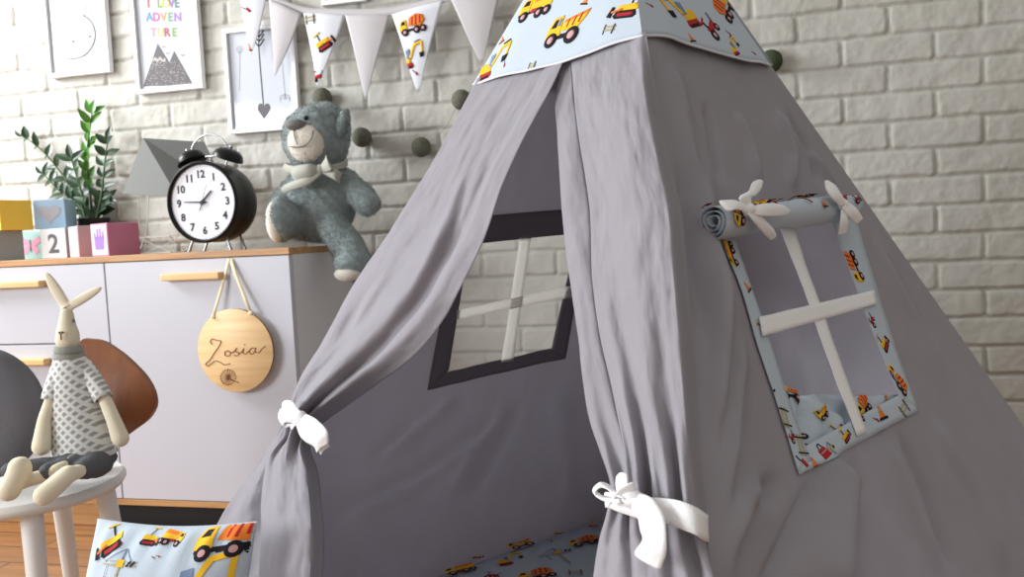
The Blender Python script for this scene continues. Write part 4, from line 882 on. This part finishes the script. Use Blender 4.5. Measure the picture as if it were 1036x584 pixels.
# rabbit doll
D0 = 1.47
Q = lambda x, y, d=D0: at_d(x, y, d)
rab = thing('rabbit_doll', 'cream linen rabbit doll in patterned shirt and charcoal trousers sitting on white chair', 'rabbit doll', np.array([*Q(85, 470)[:2], sz1]))
px = D0/FOC
lg = [('c', Q(100, 466, 1.47), Q(60, 478, 1.38), 13*px, 11*px)]
skin = [('c', Q(68.5, 344), Q(67.5, 316), 11.5*px, 6.0*px), ('e', Q(68.5, 340), (11.2*px, 11*px, 15*px)), ('c', Q(69, 345), Q(75, 400), 8*px, 12*px), ('c', Q(75, 400), Q(85, 446), 14*px, 17*px),
  ('c', Q(55, 395, 1.45), Q(45, 425, 1.43), 6*px, 6.5*px), ('c', Q(45, 425, 1.43), Q(42, 452, 1.42), 6.5*px, 9*px),
  ('c', Q(101, 392, 1.46), Q(115, 425, 1.45), 6*px, 7*px), ('c', Q(115, 425, 1.45), Q(122, 444, 1.45), 7*px, 8.5*px),
  ('c', Q(74, 468, 1.41), Q(55, 478, 1.36), 8*px, 7*px), ('c', Q(60, 477, 1.38), Q(22, 488, 1.33), 6.5*px, 6.5*px), ('c', Q(22, 487, 1.33), Q(20, 473, 1.31), 8*px, 10*px), ('c', Q(21, 474, 1.31), Q(9, 497, 1.30), 9.5*px, 9.5*px),
  ('c', Q(86, 474, 1.375), Q(78, 477, 1.36), 6*px, 6.5*px), ('c', Q(80, 477, 1.34), Q(68, 481, 1.31), 6.5*px, 8*px), ('c', Q(69, 480, 1.31), Q(45, 501, 1.29), 8.5*px, 9.5*px)]
blob('body', skin, M['linen'], rab, .0045, 3)
def ear(p0, p1, r):
    mb = MB(); p0 = np.array(p0); p1 = np.array(p1); d = p1-p0; L = np.linalg.norm(d); R = align(d, up=AF); prof = [(r*.5*(1 if u == 0 else 0)+r*math.sin(math.pi*min(1, .22+.78*u))**.42 if u < 1 else 0, L*u) for u in np.linspace(0, 1, 14)]
    n = 18; P = [[p0+R@np.array([rr*math.cos(a), rr*math.sin(a)*.55, z]) for a in np.linspace(0, 2*math.pi, n, endpoint=False)] for rr, z in prof]
    mb.grid(np.array(P), M['linen'], wrap=True); mb.build('ear', rab, sub=1)
ear(Q(69, 311), Q(103.5, 290.5), 4.8*px); ear(Q(67.5, 311), Q(45.5, 275), 5.6*px)
# shirt with lozenge pattern
sm = bpy.data.materials.new('lozenge_cotton'); sm.use_nodes = True; N = sm.node_tree.nodes; Lk = sm.node_tree.links; b = N['Principled BSDF']; b.inputs['Roughness'].default_value = .9
tc = N.new('ShaderNodeTexCoord'); mp = N.new('ShaderNodeMapping'); mp.inputs['Rotation'].default_value = (0, math.radians(45), 0); mp.inputs['Scale'].default_value = (1, 0, 1)
ck = N.new('ShaderNodeTexVoronoi'); ck.distance = 'CHEBYCHEV'; ck.inputs['Scale'].default_value = 88; ck.inputs['Randomness'].default_value = 0
rp = N.new('ShaderNodeValToRGB'); rp.color_ramp.elements[0].position = .24; rp.color_ramp.elements[1].position = .33; rp.color_ramp.elements[0].color = (*lin((158, 158, 156)), 1); rp.color_ramp.elements[1].color = (*lin((226, 226, 224)), 1)
Lk.new(tc.outputs['Object'], mp.inputs[0]); Lk.new(mp.outputs[0], ck.inputs['Vector']); Lk.new(ck.outputs['Distance'], rp.inputs[0]); Lk.new(rp.outputs[0], b.inputs['Base Color'])
mb = MB(); P = []
for x, y, rx in [(70, 356, 11), (71, 364, 15.5), (73, 380, 20), (75, 400, 23), (79, 425, 26.5), (83, 445, 29), (86, 459, 30.5)]:
    c = Q(x, y); P.append([c+AR*rx*px*math.cos(a)+AF*np.array([1, 1, 0])*rx*px*.92*math.sin(a)+AU*(-.0+.004*math.cos(a)*0) for a in np.linspace(0, 2*math.pi, 40, endpoint=False)])
PS = np.array([spline(np.array(P)[:, j], 26) for j in range(40)]).transpose(1, 0, 2)
mb.grid(PS, sm, wrap=True)
for pts, r in (([Q(63, 370, 1.465), Q(57, 386, 1.455), Q(51, 405, 1.445)], [.0165, .016, .016]), ([Q(83, 370, 1.475), Q(95, 386, 1.465), Q(105, 404, 1.455)], [.0165, .016, .016])): mb.tube(spline(pts, 10), np.interp(np.linspace(0, 1, 10), [0, .5, 1], r), sm, 16, cap=False)
shirt = mb.build('patterned_shirt', rab, solid=.001)
mb = MB(); mb.lathe(Q(69.5, 357), [(.0195, -.004), (.0235, -.002), (.0255, .004), (.0235, .012), (.0215, .012)], M['collar'], 28, align(AU)); mb.lathe(Q(70, 362), [(.022, -.004), (.0275, -.001), (.0265, .007), (.021, .008)], M['collar'], 28, align(AU)); mb.build('collar', rab)
blob('trousers', [('c', Q(86, 462, 1.47), Q(100, 468, 1.46), 17*px, 14*px), ('c', Q(98, 470, 1.43), Q(84, 475, 1.37), 13.5*px, 9.5*px), ('c', Q(80, 464, 1.46), Q(58, 476, 1.38), 13*px, 9*px), ('c', Q(76, 470, 1.41), Q(48, 478, 1.36), 10*px, 8.5*px), ('e', Q(90, 464, 1.50), (30*px, 22*px, 13*px)), ('c', Q(60, 470, 1.42), Q(10, 476, 1.38), 9*px, 8*px)], M['trousers'], rab, .005, 3, .002, 120)
hc, hr_ = Q(68.5, 338), np.array([.0235, .0235, .034])
mb = MB(); fo = lambda x, y: front_of(hc, hr_, x, y, .0012)
for st in ([(59.3, 336.5), (61.5, 338.3), (64.5, 336.3)], [(61.6, 338), (62, 344)], [(59.8, 336.3), (64.2, 336)]): mb.tube([fo(*q) for q in st], .0012, M['stitch'], 6)
mb.build('nose_stitch', rab)
mb = MB(); mb.ell(fo(74.3, 324.5), (.0028, .002, .0035), M['ink_grey'], nu=10, nv=8); mb.build('eye', rab)
# cushion
cu = thing('round_cushion', 'dark grey round cushion at the left edge beside the rabbit doll', 'cushion', np.array([*Q(-20, 480, 1.52)[:2], sz1]))
mb = MB(); kc = Q(-24, 419, 1.50); P = []
for u in np.linspace(-1, 1, 25):
    rr = (1-abs(u)**2.4)**.5 if abs(u) < 1 else 0
    P.append([kc+(AR*1.0*math.cos(a)*70*px+AU*math.sin(a)*70*px)*(.0+rr**.55)+AF*u*.042 for a in np.linspace(0, 2*math.pi, 48, endpoint=False)])
mb.grid(np.array(P), M['cushion'], wrap=True); mb.build('cushion_cover', cu)

# ------------------------------------------------------------------ wall: pictures, bunting, ball garland
YW = -.010
def frame(label, x0, x1, z0, z1, art):
    t = thing('picture_frame', label, 'picture', ((x0+x1)/2, YW, z0)); w, d = .013, .020
    mb = MB(); y0, y1 = YW-d, YW
    mb.box((x0, y0, z0), (x1, y1, z0+w), M['frame'], .001); mb.box((x0, y0, z1-w), (x1, y1, z1), M['frame'], .001); mb.box((x0, y0, z0+w), (x0+w, y1, z1-w), M['frame'], .001); mb.box((x1-w, y0, z0+w), (x1, y1, z1-w), M['frame'], .001)
    mb.build('frame', t, smooth=False)
    mb = MB(); yp_ = YW-.010; mb.box((x0+w, yp_, z0+w), (x1-w, YW-.002, z1-w), M['paper'])
    pr_ = mb.build('print', t, smooth=False)
    if art:
        mb = MB(); art(mb, lambda x, y, h=.0006: on_y(x, y, yp_-h)); mb.build('drawing', pr_, smooth=False)
    return t
def line(mb, A, pts, w, m, n=24, h=.0006):
    Qp = spline(pts, n) if len(pts) > 2 else np.array(pts, float)
    for i in range(len(Qp)-1):
        p, q = Qp[i], Qp[i+1]; d = q-p; d = d/(np.hypot(*d)+1e-9)*w*.3; mb.add([A(*v, h) for v in bar(p-d, q+d, w)], [(0, 1, 2, 3)], m)
def art_moon(mb, A):
    g1 = mat('moon_grey', (196, 198, 206), .5)
    o = spline([(84, 15), (92, 22), (96, 33), (93, 47), (85, 56), (74, 59.5), (65, 59)], 30); i_ = spline([(65, 59), (74, 54), (80, 44), (83, 30), (84, 15)], 30)
    mb.poly([A(*q, .0005) for q in np.r_[o, i_[1:-1]]], g1); line(mb, A, o, 1.0, M['ink_grey'], 40, .001); line(mb, A, i_, .5, M['ink_pale'], 30, .001)
    for x, y in ((74, 42), (91, 37)): mb.poly([A(x+1.3*math.cos(q), y+1.6*math.sin(q), .0012) for q in np.linspace(0, 6.28, 10)[:-1]], M['ink_grey'])
    line(mb, A, [(81, 47), (83, 48.5), (86, 47)], .5, M['ink_pale'], 8, .0012)
    for x in (86, 92): line(mb, A, [(x+1, -8), (x-1, 18)], 1.6, mat('ink_lilac', (176, 172, 206), .6), 4, .0008)
LC = [(176, 70, 90), (128, 160, 84), (230, 196, 90), (150, 110, 170), (96, 130, 120), (90, 140, 180), (200, 90, 150), (226, 150, 80), (120, 160, 110), (160, 120, 190), (222, 140, 150), (196, 196, 120)]
def art_adv(mb, A):
    k = 0
    for word, y, x0, x1, s in (('I LOVE', 3, 150, 179, 8.8), ('ADVEN', 17, 151, 179.5, 8.6), ('TURE', 32.5, 155, 176.5, 8.4)):
        n = len(word)
        for i, chx in enumerate(word):
            if chx == ' ': continue
            x = x0+(x1-x0)*i/(n-1); v, f = glyph(chx, .03); m = mat('letter_%d' % k, LC[k % 12], .6); k += 1
            mb.add([A(x+p[0]*s*.82-.05*(p[1]*s), y-p[1]*s-.045*p[0]*s, .0008) for p in v], f, m)
    dk, lt_ = mat('mountain_dark', (92, 88, 90), .6), mat('mountain_pale', (176, 170, 168), .6)
    mb.poly([A(*q, .0006) for q in ((159.5, 44), (145, 87.5), (174, 86.5), (178, 74))], dk); mb.poly([A(*q, .0007) for q in ((176, 51.5), (162, 87), (194.5, 84.5))], dk)
    mb.poly([A(*q, .001) for q in ((154.5, 60), (157, 57.5), (159.5, 60), (162, 57), (165, 60.5), (167, 58), (168, 62), (165, 63), (162, 60.5), (159, 63), (156.5, 61), (153.5, 63.5))], lt_)
    rg = np.random.default_rng(2)
    for _ in range(150):
        y = rg.uniform(62, 86); xa, xb = 159.5-(y-44)*.33, 176+(y-51.5)*.56; x = rg.uniform(xa+1, xb-1); mb.poly([A(x+dx, y+dy, .0011) for dx, dy in ((-.6, .4), (0, -.7), (.6, .4))], lt_)
    for x, y in ((165.5, 47.5), (170, 54), (185, 56)): line(mb, A, [(x-2, y-1), (x, y+.5), (x+2, y-1.2)], .6, M['ink_grey'], 5)
def art_arrow(mb, A):
    line(mb, A, [(261.5, 46), (264, 78), (266.5, 107)], 1.0, M['ink'], 6)
    for k, y in enumerate((34, 38.5, 43.5)):
        line(mb, A, [(257, y-2.5), (261.7, y+3), (267, y-4)], 1.2, M['ink'], 8)
    line(mb, A, [(262, 31), (261.7, 47)], 1.0, M['ink'], 3)
    t = np.linspace(0, 2*math.pi, 32)[:-1]; mb.poly([A(267+.40*16*math.sin(q)**3, 111.5-.58*(13*math.cos(q)-5*math.cos(2*q)-2*math.cos(3*q)-math.cos(4*q)), .0008) for q in t], M['ink_grey'])
    line(mb, A, [(242.5, 52), (242, 92)], .7, M['ink_pale'], 4); mb.poly([A(242+3.4*math.cos(q), 50+3.8*math.sin(q)) for q in t], M['ink_pale'])
    line(mb, A, [(285, 62), (288.5, 98)], .7, M['ink_pale'], 4)
    for q in np.linspace(.3, 2.8, 5): line(mb, A, [(288.5, 100), (288.5+5*math.cos(q+math.pi), 101+5*math.sin(q+math.pi))], .6, M['ink_pale'], 3)
    line(mb, A, [(284, 103), (283.5, 98), (288, 95.5), (293, 98), (292.5, 103)], .7, M['ink_pale'], 12)
def fr4(label, bl, br, hgt, art):
    a, b = on_y(*bl, YW-.020), on_y(*br, YW-.020); z = (a[2]+b[2])/2; return frame(label, a[0], b[0], z, z+hgt, art)
fr4('white framed moon drawing at the top left of the wall', (48.5, 78), (111, 73.5), .318, art_moon)
fr4('white framed coloured lettering poster with grey mountains', (138, 94), (205, 90), .318, art_adv)
fr4('white framed arrow and heart print above the teddy bear', (231.5, 135), (303, 130.5), .310, art_arrow)
fr4('white frame cut by the top edge above the bunting', (325, 5), (369, 1), .2, None)

YB = -.055
bt = thing('bunting', 'string of grey and printed triangle pennants across the brick wall', 'bunting', on_y(370, 20, YB))
rp_ = spline([(225, -22), (272, -2), (308, 11), (350, 13), (396, 12), (449, -1), (509, -14), (560, -40)], 60); mb = MB()
mb.grid(np.array([[on_y(x, y-4, YB), on_y(x, y+4, YB)] for x, y in rp_]), M['flag_grey']); mb.build('ribbon', bt, solid=.0015)
FL = [((243, -10), (271, -1), (253, 57), 1), ((273, 0), (306, 14), (279, 79), 0), ((308, 14), (349.5, 16), (323, 90), 1), ((350, 16), (395, 16), (371.5, 104), 0), ((397, 15), (449, 1), (423.5, 96), 1), ((455, -3), (509, -13), (487, 66), 0)]
deco = {0: [(250, 10, 'spade', 12, .3), (251, 48, 'cone', 8, 0)], 2: [(315, 20, 'barrier', 11, .0), (328, 42, 'dozer', 22, .5), (323, 78, 'tractor', 13, .3)], 4: [(419, 26, 'mixer', 26, .15), (418, 56, 'excavator', 26, .1), (421, 74, 'spade', 8, 0)]}
for k, (a, b, c, pat) in enumerate(FL):
    a3, b3, c3 = on_y(*a, YB), on_y(*b, YB), on_y(*c, YB); n = 14
    def fs(u, v, a3=a3, b3=b3, c3=c3, k=k):
        top = a3+(b3-a3)*u; p = top+(c3-top)*v; p = p+np.array([0, -.004-.008*math.sin(u*math.pi)*(1-v)+.010*math.sin(v*2.5+k)*v, 0]); return p+np.array([.004*math.sin(v*3.1+k)*v*(1-v)*4*(u-.5), 0, 0])
    mb = MB(); mb.grid(np.array([[fs(i/n, j/n*.97) for i in range(n+1)] for j in range(n+1)]), M['flag_white'] if pat else M['flag_grey'])
    if pat:
        e = np.array([a3[0], a3[2]]); 
        def fS(x, z, h, a3=a3, b3=b3, c3=c3):
            out = []
            for xx, zz2 in zip(np.atleast_1d(x), np.atleast_1d(z)):
                v = (a3[2]+(b3[2]-a3[2])*.5-zz2)/((a3[2]+b3[2])/2-c3[2]); v = min(max(v, 0), .97); l = a3[0]+(c3[0]-a3[0])*v; r = b3[0]+(c3[0]-b3[0])*v; u = min(max((xx-l)/(r-l+1e-9), 0), 1)
                p = fs(u, v, a3, b3, c3); out.append([xx, p[1]-.0012-h, zz2])
            return np.array(out)
        fp_ = in_poly([(a3[0], a3[2]), (b3[0], b3[2]), (c3[0], c3[2])])
        for x, y, nm, s, ang in deco[k]:
            q = on_y(x, y, YB); decal(mb, nm, (q[0], q[2]), s*((q-CAM)@AF)/FOC*1.12, ang, fS, .01, fp_)
    mb.build('pennant', bt, solid=.0012)
gl = thing('ball_garland', 'string of dark thread balls hung along the brick wall', 'garland', on_y(396, 140, -.035))
pts = [on_y(x, y, -.035) for x, y in ((326, 99), (366, 139), (426, 149), (467, 101), (780, 62))]; rb = .0285
for k, p in enumerate(pts):
    mb = MB(); mb.ell(p, rb*(1.0 if k < 4 else 1.02), M['ball'] if k < 4 else M['ballg'], nu=28, nv=18); o = mb.build('ball', gl)
    if k == 4: o['label'] = 'dark green ball'
mb = MB()
cp = [on_y(312, 118, -.02), pts[0], on_y(345, 125, -.02), pts[1], on_y(396, 152, -.02), pts[2], on_y(448, 132, -.02), pts[3], on_y(540, 90, -.02), on_y(660, 92, -.02), pts[4], on_y(811, -2, -.014), on_y(830, -40, -.014)]
mb.tube(spline(cp, 90), .0011, M['cord'], 6); mb.build('cord', gl)

# ------------------------------------------------------------------ light
def area(name, loc, target, sx_, sy_, watts, col=(1, 1, 1)):
    l = bpy.data.lights.new(name, 'AREA'); l.shape = 'RECTANGLE'; l.size = sx_; l.size_y = sy_; l.energy = watts; l.color = col
    o = bpy.data.objects.new(name, l); COL.objects.link(o); o.location = loc; d = Vector(target)-Vector(loc); o.rotation_euler = d.to_track_quat('-Z', 'Y').to_euler(); return o
area('window_daylight', (-3.2, -3.25, 1.30), (-1.0, -2.6, 1.2), 1.9, 1.0, 97, (.92, .96, 1.0))
area('window_daylight', (-3.05, -.85, 1.9), (-1.6, -.25, 1.4), .8, .8, 66, (.95, .97, 1.0))
w = bpy.data.worlds.new('world'); SC.world = w; w.use_nodes = True; NT = w.node_tree; bg = NT.nodes['Background']; bg.inputs[0].default_value = (1.0, .965, .90, 1)
tcw = NT.nodes.new('ShaderNodeTexCoord'); dt = NT.nodes.new('ShaderNodeVectorMath'); dt.operation = 'DOT_PRODUCT'; dt.inputs[1].default_value = (-.30, -.28, .80)
mrw = NT.nodes.new('ShaderNodeMapRange'); mrw.inputs[1].default_value = -.8; mrw.inputs[2].default_value = .9; mrw.inputs[3].default_value = .105; mrw.inputs[4].default_value = .60
NT.links.new(tcw.outputs['Generated'], dt.inputs[0]); NT.links.new(dt.outputs['Value'], mrw.inputs[0]); NT.links.new(mrw.outputs[0], bg.inputs[1])
SC.view_settings.view_transform = 'Standard'; SC.view_settings.look = 'None'; SC.view_settings.gamma = 1; SC.view_settings.exposure = .12
SC.view_settings.use_curve_mapping = False
